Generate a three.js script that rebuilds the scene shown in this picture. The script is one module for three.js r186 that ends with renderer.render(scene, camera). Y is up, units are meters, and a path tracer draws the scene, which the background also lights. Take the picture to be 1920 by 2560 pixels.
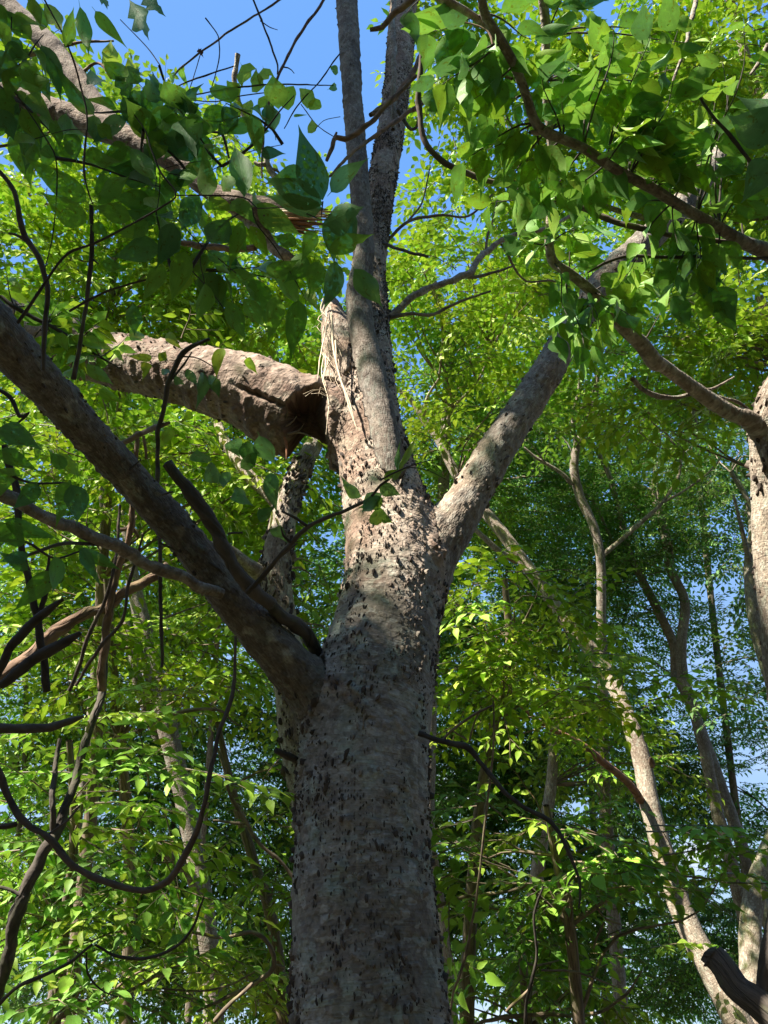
import * as THREE from 'three';
import { mergeGeometries } from 'three/addons/utils/BufferGeometryUtils.js';
import { ImprovedNoise } from 'three/addons/math/ImprovedNoise.js';

// ───────────────────────── camera, sky, sun, exposure ─────────────────────────
const scene = new THREE.Scene();
const FOV = 69.4, PITCH = 37 * Math.PI / 180;
const camera = new THREE.PerspectiveCamera(FOV, 0.75, 0.05, 400);
camera.position.set(0, 1.6, 0);
camera.rotation.set(PITCH, 0, 0);
scene.add(camera);
const renderer = new THREE.WebGLRenderer({ antialias: true });
renderer.setSize(768, 1024);
renderer.toneMapping = THREE.LinearToneMapping;
renderer.toneMappingExposure = 4.3;
renderer.shadowMap.enabled = true;

const SUN = new THREE.Vector3(-0.62, 0.80, 0.52).normalize();
const sun = new THREE.DirectionalLight(new THREE.Color(1.0, 0.93, 0.80), 5.0);
sun.name = 'sun'; sun.position.copy(SUN).multiplyScalar(40); sun.castShadow = true;
Object.assign(sun.shadow.camera, { left: -25, right: 25, top: 25, bottom: -25, near: 1, far: 90 });
sun.shadow.mapSize.set(4096, 4096);
scene.add(sun, sun.target);

const noise = new ImprovedNoise();
const N3 = (x, y, z = 0) => noise.noise(x, y, z);
const fbm = (x, y, z, o = 4) => { let s = 0, a = 1, t = 0; for (let i = 0; i < o; i++) { s += a * N3(x, y, z); t += a; a *= .5; x = x * 2 + 7.3; y = y * 2 + 3.1; z = z * 2 + 1.7; } return s / t; };
const lerp = (a, b, t) => a + (b - a) * t, clamp = (x, a = 0, b = 1) => Math.min(b, Math.max(a, x));
const smooth = (a, b, x) => { const t = clamp((x - a) / (b - a)); return t * t * (3 - 2 * t); };
const mix3 = (a, b, t) => [lerp(a[0], b[0], t), lerp(a[1], b[1], t), lerp(a[2], b[2], t)];
function rng(seed) { let s = seed | 0; return () => { s = (s + 0x6d2b79f5) | 0; let t = Math.imul(s ^ (s >>> 15), 1 | s); t = (t + Math.imul(t ^ (t >>> 7), 61 | t)) ^ t; return ((t ^ (t >>> 14)) >>> 0) / 4294967296; }; }

{ // clear blue summer sky, paler towards the horizon, a few soft clouds low down
  const W = 1024, H = 512, data = new Float32Array(W * H * 4);
  for (let r = 0; r < H; r++) {
    const el = ((r + .5) / H - .5) * Math.PI, y = Math.sin(el);
    for (let c = 0; c < W; c++) {
      const az = ((c + .5) / W - .5) * 2 * Math.PI, x = Math.cos(az) * Math.cos(el), z = Math.sin(az) * Math.cos(el);
      const h = Math.pow(1 - clamp(y), 2.2);
      let k = mix3([0.075, 0.20, 0.50], [0.30, 0.43, 0.60], h);
      const g = Math.max(0, x * SUN.x + y * SUN.y + z * SUN.z), glow = Math.pow(g, 24) * .45 + Math.pow(g, 4) * .06;
      k = k.map((v) => v + glow);
      if (y > 0.02) {
        const q = 1.2 / (y + .25), m = fbm(x * q * 2.2 + 4, z * q * 2.2, 3.3, 5);
        k = mix3(k, [0.62, 0.65, 0.70], smooth(.05, .4, m) * smooth(.5, .12, y) * .85);
      }
      if (y < 0) k = mix3(k, [0.10, 0.12, 0.07], smooth(0, -.08, y));
      data.set([k[0] * .56, k[1] * .51, k[2] * .465, 1], (r * W + c) * 4);
    }
  }
  const t = new THREE.DataTexture(data, W, H, THREE.RGBAFormat, THREE.FloatType);
  t.mapping = THREE.EquirectangularReflectionMapping; t.magFilter = t.minFilter = THREE.LinearFilter; t.needsUpdate = true;
  scene.background = t; scene.environment = t;
}

// ───────────────────────── helpers ─────────────────────────
const F = 1280 / Math.tan(FOV * Math.PI / 360), V3 = (x, y, z) => new THREE.Vector3(x, y, z);
const cP = Math.cos(PITCH), sP = Math.sin(PITCH), EYE = camera.position.clone();
function P(px, py, d) { const x = (px - 960) / F * d, y = -(py - 1280) / F * d; return V3(x, 1.6 + y * cP + d * sP, y * sP - d * cP); }
function proj(p) { const y = p.y - 1.6, z = p.z, d = y * sP - z * cP, v = y * cP + z * sP; return [960 + p.x / d * F, 1280 - v / d * F, d]; }
const vert = (py, hd) => { const a = Math.atan((1280 - py) / F), e = PITCH + a; return hd * Math.cos(a) / Math.cos(e); };   // depth of an upright thing that stands hd metres away
const K = 960 / 1659;                                                             // crops in which I read off the sketch
const Z = { 0: [0, 0, 1920 / 1659], 1: [0, 0, K], 2: [960, 0, K], 3: [0, 800, K], 4: [960, 800, K], 5: [0, 1660, K], 6: [960, 1660, K] };
const at = (z, x, y, d) => P(Z[z][0] + x * Z[z][2], Z[z][1] + y * Z[z][2], d);
const size = (z, w, d) => w * Z[z][2] / F * d;
const route = (z, list) => list.map(([x, y, w, d]) => ({ p: at(z, x, y, d), r: size(z, w, d) / 2 }));

const used = {};
function numbered(n) { used[n] = (used[n] ?? -1) + 1; return used[n] ? `${n}_${String(used[n]).padStart(3, '0')}` : n; }
function thing(name, label, category, pos = [0, 0, 0], group) {
  const o = new THREE.Group(); o.name = numbered(name); o.position.set(...pos); scene.add(o);
  o.userData = { label, category }; if (group) o.userData.group = group;
  return o;
}
function part(name, geo, mat, parent, label) {
  const m = new THREE.Mesh(geo, mat); m.name = name; m.castShadow = m.receiveShadow = true;
  if (label) m.userData.label = label;
  if (parent) { m.position.sub(parent.position); parent.add(m); } else { m.name = numbered(name); scene.add(m); }
  return m;
}

// a resampled, twist-free sweep along nodes {p, r}
function resample(nodes, step) {
  const c = new THREE.CatmullRomCurve3(nodes.map((n) => n.p), false, 'centripetal'), L = c.getLength(), n = Math.max(3, Math.ceil(L / step));
  const out = [];
  for (let i = 0; i <= n; i++) {
    const u = i / n, t = c.getUtoTmapping(u), k = t * (nodes.length - 1), j = Math.min(nodes.length - 2, Math.floor(k)), f = k - j;
    out.push({ p: c.getPoint(t), r: lerp(nodes[j].r, nodes[j + 1].r, f * f * (3 - 2 * f) * .5 + f * .5), s: u * L });
  }
  let side = null;
  for (let i = 0; i <= n; i++) {
    const T = out[Math.min(n, i + 1)].p.clone().sub(out[Math.max(0, i - 1)].p).normalize();
    if (!side) side = Math.abs(T.y) < .9 ? V3(0, 1, 0).cross(T).normalize() : V3(1, 0, 0).cross(T).normalize();
    side = side.clone().addScaledVector(T, -side.dot(T)).normalize();
    Object.assign(out[i], { T, A: side, B: T.clone().cross(side) });
  }
  out.length_ = L;
  return out;
}
function sweep(nodes, { sides = 8, step = .03, lump = .06, freq = 9, seed = 0, radius, tile = 1, wholeTile = false, capStart = false, capEnd = true, tint } = {}) {
  const ring = nodes[0].T ? nodes : resample(nodes, step), R = ring.length, C = sides + 1;
  const pos = new Float32Array(R * C * 3 + 6), uv = new Float32Array(R * C * 2 + 4), col = tint ? new Float32Array(R * C * 3 + 6).fill(1) : null;
  if (!nodes[0].T) for (const q of ring) if (q.r < .045 && q.r > .0012) { const w = 7, a = q.r * 1.1 + .003; q.p = V3(q.p.x + a * fbm(q.p.x * w + seed, q.p.y * w, q.p.z * w, 3), q.p.y + a * fbm(q.p.y * w + 31, q.p.z * w, q.p.x * w, 3), q.p.z + a * fbm(q.p.z * w + 57, q.p.x * w, q.p.y * w, 3)); q.r *= 1 + .22 * N3(q.p.x * 14 + 9, q.p.y * 14, q.p.z * 14); }
  const rm = ring.reduce((a, q) => a + q.r, 0) / R, reps = wholeTile ? Math.max(1, Math.round(2 * Math.PI * rm / tile)) : 2 * Math.PI * rm / tile;
  const dir = V3(), v = V3();
  for (let i = 0; i < R; i++) {
    const q = ring[i];
    for (let j = 0; j <= sides; j++) {
      const a = (j % sides) / sides * 2 * Math.PI;
      dir.copy(q.A).multiplyScalar(Math.cos(a)).addScaledVector(q.B, Math.sin(a));
      let r = q.r;
      if (lump) { v.copy(q.p).addScaledVector(dir, q.r); r *= 1 + lump * (N3(v.x * freq + seed, v.y * freq, v.z * freq) + .5 * N3(v.x * freq * 2.7, v.y * freq * 2.7 + seed, v.z * freq * 2.7)); }
      if (radius) r = radius(q, dir, a, r, i);
      v.copy(q.p).addScaledVector(dir, r);
      pos.set([v.x, v.y, v.z], (i * C + j) * 3);
      uv.set([j / sides * reps + seed * .37, q.s / tile], (i * C + j) * 2);
      if (tint) col.set(tint(v, q), (i * C + j) * 3);
    }
  }
  const idx = [], e0 = R * C, e1 = e0 + 1;
  for (let i = 0; i < R - 1; i++) for (let j = 0; j < sides; j++) { const a = i * C + j, b = a + 1, c = a + C, d = c + 1; idx.push(a, b, c, b, d, c); }
  const q0 = ring[0].p, q1 = ring[R - 1].p.clone().addScaledVector(ring[R - 1].T, ring[R - 1].r * .25);
  pos.set([q0.x, q0.y, q0.z, q1.x, q1.y, q1.z], e0 * 3);
  if (capStart) for (let j = 0; j < sides; j++) idx.push(e0, j + 1, j);
  if (capEnd) for (let j = 0; j < sides; j++) idx.push(e1, (R - 1) * C + j, (R - 1) * C + j + 1);
  const g = new THREE.BufferGeometry();
  g.setAttribute('position', new THREE.BufferAttribute(pos, 3)); g.setAttribute('uv', new THREE.BufferAttribute(uv, 2));
  if (col) g.setAttribute('color', new THREE.BufferAttribute(col, 3));
  g.setIndex(idx); g.computeVertexNormals();
  const nr = g.attributes.normal;
  for (let i = 0; i < R; i++) { const a = i * C, b = a + sides; v.set(nr.getX(a) + nr.getX(b), nr.getY(a) + nr.getY(b), nr.getZ(a) + nr.getZ(b)).normalize(); nr.setXYZ(a, v.x, v.y, v.z); nr.setXYZ(b, v.x, v.y, v.z); }
  g.userData.grid = { R, C, sides };
  return g;
}

// ───────────────────────── procedural textures ─────────────────────────
const hash = (x, y, s) => { let h = Math.imul(x, 374761393) ^ Math.imul(y, 668265263) ^ Math.imul(s, 1442695041); h = Math.imul(h ^ (h >>> 13), 1274126177); return ((h ^ (h >>> 16)) >>> 0) / 4294967296; };
function vn(u, v, nu, nv, s) {                              // value noise that repeats over the unit square
  const x = u * nu, y = v * nv, i = Math.floor(x), j = Math.floor(y), fx = x - i, fy = y - j, a = fx * fx * (3 - 2 * fx), b = fy * fy * (3 - 2 * fy);
  const m = (k, n) => ((k % n) + n) % n, i0 = m(i, nu), i1 = m(i + 1, nu), j0 = m(j, nv), j1 = m(j + 1, nv);
  return lerp(lerp(hash(i0, j0, s), hash(i1, j0, s), a), lerp(hash(i0, j1, s), hash(i1, j1, s), a), b);
}
const fb = (u, v, nu, nv, s, o = 4) => { let t = 0, a = 1, w = 0; for (let k = 0; k < o; k++) { t += a * vn(u, v, nu, nv, s + k * 17); w += a; a *= .5; nu *= 2; nv *= 2; } return t / w; };
const enc = (c) => Math.round(255 * clamp(c <= .0031308 ? c * 12.92 : 1.055 * Math.pow(c, 1 / 2.4) - .055));
function textures(n, f) {
  const c = new Uint8Array(n * n * 4), b = new Uint8Array(n * n * 4);
  for (let y = 0; y < n; y++) for (let x = 0; x < n; x++) {
    const o = f((x + .5) / n, (y + .5) / n), i = (y * n + x) * 4, h = Math.round(255 * clamp(o[3]));
    c.set([enc(o[0]), enc(o[1]), enc(o[2]), 255], i); b.set([h, h, h, 255], i);
  }
  return [c, b].map((d, k) => {
    const t = new THREE.DataTexture(d, n, n); t.wrapS = t.wrapT = THREE.RepeatWrapping; t.magFilter = THREE.LinearFilter; t.minFilter = THREE.LinearMipmapLinearFilter; t.generateMipmaps = true;
    if (!k) t.colorSpace = THREE.SRGBColorSpace; t.needsUpdate = true; return t;
  });
}
const [barkMap, barkBump] = textures(1024, (u, v) => {     // one metre square: grey smooth bark with growth rings, lichen and flakes
  const wob = (fb(u, v, 5, 5, 91, 3) - .5) * .06, low = fb(u, v, 4, 5, 1), mid = fb(u, v, 14, 18, 5), grain = fb(u, v, 120, 90, 9, 3);
  const ring = fb(u, v + wob, 5, 70, 12, 2), line = smooth(.05, .0, Math.abs(ring - .5)), ring2 = fb(u, v + wob * .5, 14, 200, 19, 2);
  const flake = smooth(.55, .63, fb(u, v, 48, 34, 23, 4)), lich = smooth(.57, .61, fb(u, v, 26, 30, 33, 4)) * smooth(.4, .55, vn(u, v, 9, 9, 44)), pale = smooth(.60, .64, fb(u, v, 34, 40, 51, 3));
  let c = mix3([0.125, 0.10, 0.078], [0.235, 0.205, 0.17], clamp(low * 1.5 - .3 + (mid - .5) * .7));
  c = mix3(c, [0.10, 0.07, 0.055], flake * .45);
  c = mix3(c, [0.235, 0.25, 0.21], lich * .55); c = mix3(c, [0.31, 0.29, 0.255], pale * .5);
  const k = (1 - .12 * line) * (.55 + .9 * grain) * (.9 + .2 * ring2);
  return [c[0] * k, c[1] * k, c[2] * k, .45 - .1 * line + .16 * (ring2 - .5) + .5 * (grain - .5) + .25 * (mid - .5) + .16 * flake + .06 * lich];
});
const [darkMap, darkBump] = textures(512, (u, v) => {      // half a metre: rough fissured bark and dead wood
  const w = (fb(u, v, 6, 4, 3, 3) - .5) * .12, f = fb(u + w, v, 22, 5, 7, 4), fis = smooth(.1, 0, Math.abs(f - .5)), g = fb(u, v, 90, 50, 11, 3), m = fb(u, v, 8, 8, 15), moss = smooth(.58, .66, fb(u, v, 10, 12, 61, 4));
  let c = mix3([0.62, 0.60, 0.58], [1.05, 1.0, .94], m); c = mix3(c, [0.9, 1.05, .72], moss * .6);
  const k = (1 - .45 * fis) * (.65 + .7 * g);
  return [c[0] * k * .8, c[1] * k * .8, c[2] * k * .8, .6 - .5 * fis + .4 * (g - .5)];
});
const [leafMap, leafBump] = textures(256, (u, v) => {      // veins: midrib and arching side veins
  const x = Math.abs(u - .5) * 2, mid = smooth(.045, .0, x), t = v * 8.5 - x * 2.3 - x * x * .6, d = Math.abs(t - Math.floor(t) - .5), side = smooth(.09, .0, .5 - d) * smooth(1, .6, x);
  const net = smooth(.06, 0, Math.abs(fb(u, v, 26, 30, 8, 2) - .5)), blot = fb(u, v, 7, 7, 21), vein = Math.max(mid, side * .75);
  const k = (.74 + .34 * blot) * (1 - .1 * net); let c = mix3([.92 * k, .92 * k, .9 * k], [1, 1, .95], vein * .6); const spot = smooth(.70, .76, fb(u, v, 9, 11, 77, 3)), edge = smooth(.62, .7, fb(u, v, 5, 6, 88, 3)) * smooth(.5, .95, x); c = mix3(c, [.75, .52, .28], Math.max(spot, edge * .8));
  return [c[0], c[1], c[2], .5 - .5 * vein + .12 * (fb(u, v, 20, 20, 31, 2) - .5)];
});
for (const t of [leafMap, leafBump]) t.wrapS = t.wrapT = THREE.ClampToEdgeWrapping;
const [woodMap, woodBump] = textures(256, (u, v) => { const f = fb(u, v, 60, 3, 5, 3), g = fb(u, v, 14, 2, 9, 3), k = .55 + .8 * f; const c = mix3([.42, .31, .20], [.68, .57, .42], g); return [c[0] * k, c[1] * k, c[2] * k, f]; });

const bark = (r, g, b, rough = .92, bump = .008) => new THREE.MeshStandardMaterial({ color: new THREE.Color().setRGB(r, g, b), map: barkMap, bumpMap: barkBump, bumpScale: bump, roughness: rough });
const rough = (r, g, b, bump = .008) => new THREE.MeshStandardMaterial({ color: new THREE.Color().setRGB(r, g, b), map: darkMap, bumpMap: darkBump, bumpScale: bump, roughness: .95 });
const M = {
  main: Object.assign(bark(1, 1, 1), { vertexColors: true }), pale: bark(1.15, 1.1, 1.02), grey: bark(.95, .92, .88), dim: bark(.8, .76, .7), shade: bark(.6, .56, .5), dark: rough(.095, .08, .068), brown: rough(.24, .155, .105), red: rough(.34, .17, .115),  // dim and shade: copies of the bark darkened to stand in for shade
  twig: rough(.062, .05, .042, .003), tan: rough(.24, .185, .135, .003), vine: rough(.12, .088, .072, .004), purple: rough(.20, .13, .13, .003),
  wart: rough(.13, .098, .078, .004), wart2: rough(.075, .056, .045, .004), wart3: rough(.26, .225, .19, .004),
  wood: new THREE.MeshStandardMaterial({ map: woodMap, bumpMap: woodBump, bumpScale: .004, roughness: .8 }),
  torn: new THREE.MeshStandardMaterial({ color: new THREE.Color().setRGB(.42, .22, .13), map: woodMap, bumpMap: woodBump, bumpScale: .006, roughness: .9 }),
};
function leafMaterial(r, g, b, T = .5, rough = .5) {
  return new THREE.MeshPhysicalMaterial({ color: new THREE.Color().setRGB(r, g, b), map: leafMap, bumpMap: leafBump, bumpScale: .0003, roughness: rough + .12, transmission: T, thickness: 0, ior: 1.4, specularIntensity: .35, side: THREE.DoubleSide });
}
const LEAF = {   // leaf greens, bright to dark
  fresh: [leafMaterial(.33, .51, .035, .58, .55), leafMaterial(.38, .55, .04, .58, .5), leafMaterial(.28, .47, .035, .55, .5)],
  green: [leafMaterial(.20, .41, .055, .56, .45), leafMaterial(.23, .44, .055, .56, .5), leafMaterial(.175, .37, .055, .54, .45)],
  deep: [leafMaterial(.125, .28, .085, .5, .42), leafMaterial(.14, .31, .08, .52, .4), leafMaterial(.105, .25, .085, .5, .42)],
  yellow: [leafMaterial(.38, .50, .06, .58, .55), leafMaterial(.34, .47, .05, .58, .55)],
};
const sprayMat = new THREE.MeshPhysicalMaterial({ color: 0xffffff, vertexColors: true, roughness: .55, transmission: .56, thickness: 0, ior: 1.4, specularIntensity: .5, side: THREE.DoubleSide });

// ───────────────────────── leaves and sprays ─────────────────────────
// unit leaf: base at the origin, tip at +y, face to +z
const PROFILE = {
  ovate: (t) => (t < .34 ? Math.pow(Math.sin(Math.PI / 2 * t / .34), .75) : Math.pow(Math.cos(Math.PI / 2 * (t - .34) / .66), 1.65)),
  lance: (t) => (t < .38 ? Math.pow(Math.sin(Math.PI / 2 * t / .38), .8) : Math.pow(Math.cos(Math.PI / 2 * (t - .38) / .62), 1.3)),
  round: (t) => Math.pow(Math.max(0, 1 - Math.pow(2 * t - .92, 2) / 1.17), .5),
};
function leafGeo({ shape = 'ovate', w = .5, rows = 9, fold = .18, curl = .12, wave = .03, skew = .06, bites = 0, seed = 1, stalk = .12 } = {}) {
  const R = rng(seed), pos = [], uv = [], idx = [], prof = PROFILE[shape];
  for (let i = 0; i <= rows; i++) {
    const t = i / rows, hw = i === 0 || i === rows ? .004 : prof(t) * w / 2, z0 = -curl * t * t * 1.1, b = () => (bites && R() < bites ? .35 + .4 * R() : 1 - .05 * R());
    const y = t, side = Math.sin(t * 3) * skew * w;
    for (const s of [-1, 0, 1]) {
      const k = s ? hw * (s < 0 ? 1.06 : .94) * b() : 0;
      pos.push(s * k + side, y - (s && i && i < rows ? .02 : 0), z0 + Math.abs(s) * (k * fold * 2) + (s ? wave * Math.sin(t * 9 + s * 2 + seed) * hw * 4 : 0)); uv.push(.5 + s * .48, t);
    }
  }
  for (let i = 0; i < rows; i++) for (let k = 0; k < 2; k++) { const a = i * 3 + k, b = a + 1, c = a + 3, d = c + 1; if (i === 0) idx.push(a, d, c); else if (i === rows - 1) idx.push(a, b, c); else idx.push(a, b, c, b, d, c); if (i === 0) idx.push(a, b, d); }
  if (stalk) { const n = pos.length / 3; pos.push(-.006, -stalk, -.01, .006, -stalk, -.01, .01, .02, 0, -.01, .02, 0); uv.push(.5, 0, .5, 0, .5, .1, .5, .1); idx.push(n, n + 1, n + 2, n, n + 2, n + 3); }
  const g = new THREE.BufferGeometry(); g.setAttribute('position', new THREE.Float32BufferAttribute(pos, 3)); g.setAttribute('uv', new THREE.Float32BufferAttribute(uv, 2)); g.setIndex(idx); g.computeVertexNormals();
  return g;
}
function holedLeaf(seed, w = .52) {                          // a leaf with small eaten holes
  const R = rng(seed), s = new THREE.Shape(), prof = PROFILE.ovate, n = 9;
  s.moveTo(0, 0);
  for (let i = 1; i < n; i++) s.lineTo(prof(i / n) * w / 2 * (1 - .08 * R()), i / n);
  s.lineTo(0, 1);
  for (let i = n - 1; i > 0; i--) s.lineTo(-prof(i / n) * w / 2 * (1 - .08 * R()), i / n);
  s.closePath();
  for (let k = 0; k < 3; k++) { const h = new THREE.Path(), y = .2 + .14 * k + .12 * R() * (k + 1) / 3, x = (R() < .5 ? 1 : -1) * (.03 + .08 * R()), r = .005 + .017 * R() * R(); h.moveTo(x + r, y); for (let a = 4; a > 0; a--) h.lineTo(x + r * Math.cos(a * 1.2566) * (.7 + .5 * R()), y + r * Math.sin(a * 1.2566)); h.closePath(); s.holes.push(h); }
  const g = new THREE.ShapeGeometry(s), p = g.attributes.position, u = g.attributes.uv;
  for (let i = 0; i < p.count; i++) { const x = p.getX(i), y = p.getY(i); p.setZ(i, Math.abs(x) * .3 - .12 * y * y); u.setXY(i, .5 + x / w, y); }
  g.computeVertexNormals(); return g;
}
const LG = {
  ovate: [leafGeo({ seed: 1, w: .5 }), leafGeo({ seed: 2, w: .46, curl: .22, fold: .3 }), leafGeo({ seed: 3, w: .54, curl: .05, wave: .06 }), holedLeaf(4), leafGeo({ seed: 8, w: .58, curl: .18, wave: .05, bites: .12, rows: 10 }), leafGeo({ seed: 6, w: .48, curl: .3, fold: .1, skew: .12 })],
  ragged: [leafGeo({ seed: 11, w: .6, bites: .5, rows: 11 }), leafGeo({ seed: 12, w: .7, bites: .6, rows: 12, curl: .3 }), leafGeo({ seed: 13, w: .55, bites: .4, rows: 10 })],
  lance: [leafGeo({ shape: 'lance', seed: 21, w: .46, rows: 7 }), leafGeo({ shape: 'lance', seed: 22, w: .5, rows: 7, curl: .25 }), leafGeo({ shape: 'lance', seed: 23, w: .44, rows: 7, fold: .35 })],
  round: [leafGeo({ shape: 'round', seed: 31, w: .95, rows: 8, fold: .1 }), leafGeo({ shape: 'round', seed: 32, w: .85, rows: 8, wave: .08, curl: .2 })],
};
const sprayLeaf = [leafGeo({ shape: 'lance', w: .48, rows: 5, seed: 41, stalk: .1 }), leafGeo({ shape: 'lance', w: .52, rows: 5, seed: 42, stalk: .1, curl: .25 }), leafGeo({ shape: 'ovate', w: .54, rows: 5, seed: 43, stalk: .1, fold: .25 })];

// a spray: a twig of about half a metre with its alternate leaves; keeps each leaf's own placement
function makeSpray(seed, { L = .5, leaf = .085, n = 26, forks = 3, tone = 'fresh' } = {}) {
  const R = rng(seed), leaves = [], twigs = [];
  const tw = (from, dir, len, r, m) => {
    const pts = [], d = dir.clone();
    let p = from.clone();
    for (let i = 0; i <= 5; i++) { pts.push({ p: p.clone(), r: r * (1 - i / 6.5) }); d.x += (R() - .5) * .35; d.z += (R() - .5) * .25 - .05; d.normalize(); p.addScaledVector(d, len / 5); }
    twigs.push(pts);
    for (let k = 0; k < m; k++) {
      const t = (k + .6 + R() * .3) / m, i = Math.min(4, Math.floor(t * 5)), f = t * 5 - i, q = pts[i].p.clone().lerp(pts[i + 1].p, f), ax = pts[i + 1].p.clone().sub(pts[i].p).normalize();
      const side = k % 2 ? 1 : -1, last = k === m - 1, out = V3(ax.y, -ax.x, 0).normalize().multiplyScalar(side), a = last ? .1 : .75 + R() * .55;
      const Y = ax.clone().multiplyScalar(Math.cos(a)).addScaledVector(out, Math.sin(a)); Y.z += .05 - R() * .42; Y.normalize();
      let Zv = V3((R() - .5) * .6, (R() - .5) * .6, 1); Zv.addScaledVector(Y, -Zv.dot(Y)).normalize(); const X = Y.clone().cross(Zv);
      const s = leaf * (.65 + R() * .55) * (t < .25 ? .8 : 1);
      leaves.push({ m: new THREE.Matrix4().makeBasis(X.multiplyScalar(s), Y.clone().multiplyScalar(s), Zv.multiplyScalar(s)).setPosition(q.addScaledVector(Y, s * .1)), tone: R(), g: Math.floor(R() * 3) });
    }
  };
  const per = Math.round(n / (1 + forks * .7));
  tw(V3(0, 0, 0), V3(0, 1, 0), L, .0048, per);
  for (let f = 0; f < forks; f++) { const q = twigs[0][1 + f].p, s = f % 2 ? 1 : -1; tw(q, V3(s * (.8 + R() * .4), .8, -.1).normalize(), L * (.6 - f * .08), .0025, Math.round(per * .7)); }
  const geos = [];
  const paint = (g, c) => { const n = g.attributes.position.count, a = new Float32Array(n * 3); for (let i = 0; i < n; i++) a.set(c, i * 3); g.setAttribute('color', new THREE.BufferAttribute(a, 3)); g.deleteAttribute('uv'); return g; };
  const pal = { fresh: [[.25, .43, .03], [.42, .58, .045]], green: [[.20, .40, .04], [.34, .52, .05]], deep: [[.06, .15, .045], [.13, .25, .055]], far: [[.11, .27, .055], [.22, .39, .06]], yellow: [[.28, .42, .04], [.43, .52, .07]] }[tone];  // far greens are darkened, painting in the shade of the distant crowns
  for (const l of leaves) { const t = l.tone, c = mix3(pal[0], pal[1], t); geos.push(paint(sprayLeaf[l.g].clone().applyMatrix4(l.m), c)); }
  for (const pts of twigs) geos.push(paint(sweep(pts.map((q) => ({ ...q })), { sides: 3, step: .12, lump: 0 }), [.21, .16, .10]));
  return { geo: mergeGeometries(geos.map((g) => { const k = new THREE.BufferGeometry(); for (const a of ['position', 'normal', 'color']) k.setAttribute(a, g.attributes[a]); k.setIndex(g.index); return k; })), leaves, twigs, tone };
}
const SPRAYS = {};
for (const tone of ['fresh', 'green', 'deep', 'far', 'yellow']) SPRAYS[tone] = [1, 2, 3, 4].map((k) => makeSpray(k * 13 + tone.length * 101, tone === 'far' ? { leaf: .075, n: 40, forks: 3, L: .55, tone } : { leaf: .095, n: 28, tone }));
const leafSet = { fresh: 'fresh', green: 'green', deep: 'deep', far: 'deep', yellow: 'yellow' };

// crown foliage of a thing: sprays in uneven blobs; those nearest in view are built leaf by leaf, the rest are stuff
// blob: [view, x, y, radiusX, radiusY, depth, number]
function foliage(owner, blobs, { tone = 'fresh', seed = 1, solo = 0, scale = 1, deepness = .9, centre, gaps, solid } = {}) {
  const R = rng(seed * 7919 + 3), list = [], set = SPRAYS[tone];
  for (const blob of blobs) {
    const [z, x, y, rx, ry, d] = blob.c ? [] : blob, n = blob.c ? blob.n : blob[6], s = blob.c ? 1 : size(z, 1, d), c = blob.c || at(z, x, y, d);
    for (let k = 0; k < n; k++) {
      let u, v, w; do { u = R() * 2 - 1; v = R() * 2 - 1; w = R() * 2 - 1; } while (u * u + v * v + w * w > 1);
      const p = blob.c ? V3(u, v, w).multiplyScalar(blob.r).add(c) : at(z, x + u * rx, y + v * ry, Math.max(1.2, d + w * Math.max(rx, ry) * s * deepness));
      if (p.y < .15 || (!solid && fbm(p.x * .9 + seed, p.y * 1.3, p.z * .9, 2) < -.24)) continue;      // crowns have holes
      if (gaps && gaps(p)) continue;
      const out = p.clone().sub(centre || c); out.y *= .3; if (out.lengthSq() < 1e-6) out.x = 1; out.normalize().add(V3(R() - .5, (R() - .62) * .55, R() - .5).multiplyScalar(1.6)).normalize();
      let up = V3((R() - .5) * .7, 1, (R() - .5) * .7); up.addScaledVector(out, -up.dot(out)).normalize();
      const X = out.clone().cross(up), k2 = scale * (.75 + R() * .5), m = new THREE.Matrix4().makeBasis(X.multiplyScalar(k2), out.multiplyScalar(k2), up.multiplyScalar(k2)).setPosition(p.sub(owner.position));
      list.push({ m, p: p.add(owner.position), k: k2 });
    }
  }
  const order = list.map((q, i) => { const [x, y, d] = proj(q.p); return { q, near: d > .3 && x > -60 && x < 1980 && y > -60 && y < 2620 ? d : 1e9 }; }).sort((a, b) => a.near - b.near);
  let made = 0; const rest = [];
  const v = V3();
  for (const { q, near } of order) {
    const sp = set[Math.floor(hash(made, seed, 5) * 4)];
    if (made < solo && near < 1e8) {
      for (const l of sp.leaves) {
        if (made >= solo) break;
        const m = new THREE.Mesh(LG.lance[l.g], LEAF[leafSet[tone]][Math.floor(l.tone * LEAF[leafSet[tone]].length)]); m.name = 'leaf';
        m.matrix.multiplyMatrices(q.m, l.m); m.matrix.decompose(m.position, m.quaternion, m.scale); m.castShadow = m.receiveShadow = true; owner.add(m); made++;
      }
      const tg = mergeGeometries(sp.twigs.map((t) => sweep(t.map((a) => ({ p: a.p.clone(), r: a.r })), { sides: 4, step: .1, lump: 0 })));
      tg.applyMatrix4(q.m); const t = new THREE.Mesh(tg, M.tan); t.name = 'twig'; t.castShadow = true; owner.add(t);
    } else rest.push(q);
  }
  if (rest.length) {
    const sp = set[seed % 4], im = new THREE.InstancedMesh(sp.geo, sprayMat, rest.length), c = new THREE.Color();
    rest.forEach((q, i) => { im.setMatrixAt(i, q.m); const k = .62 + .62 * hash(i, seed, 9), y = hash(i, seed, 11); im.setColorAt(i, c.setRGB(k * (.86 + .3 * y), k, k * (1.1 - .3 * y))); });
    im.name = 'foliage'; im.userData.kind = 'stuff'; im.castShadow = im.receiveShadow = true; owner.add(im);
  }
  return list;
}
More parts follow.
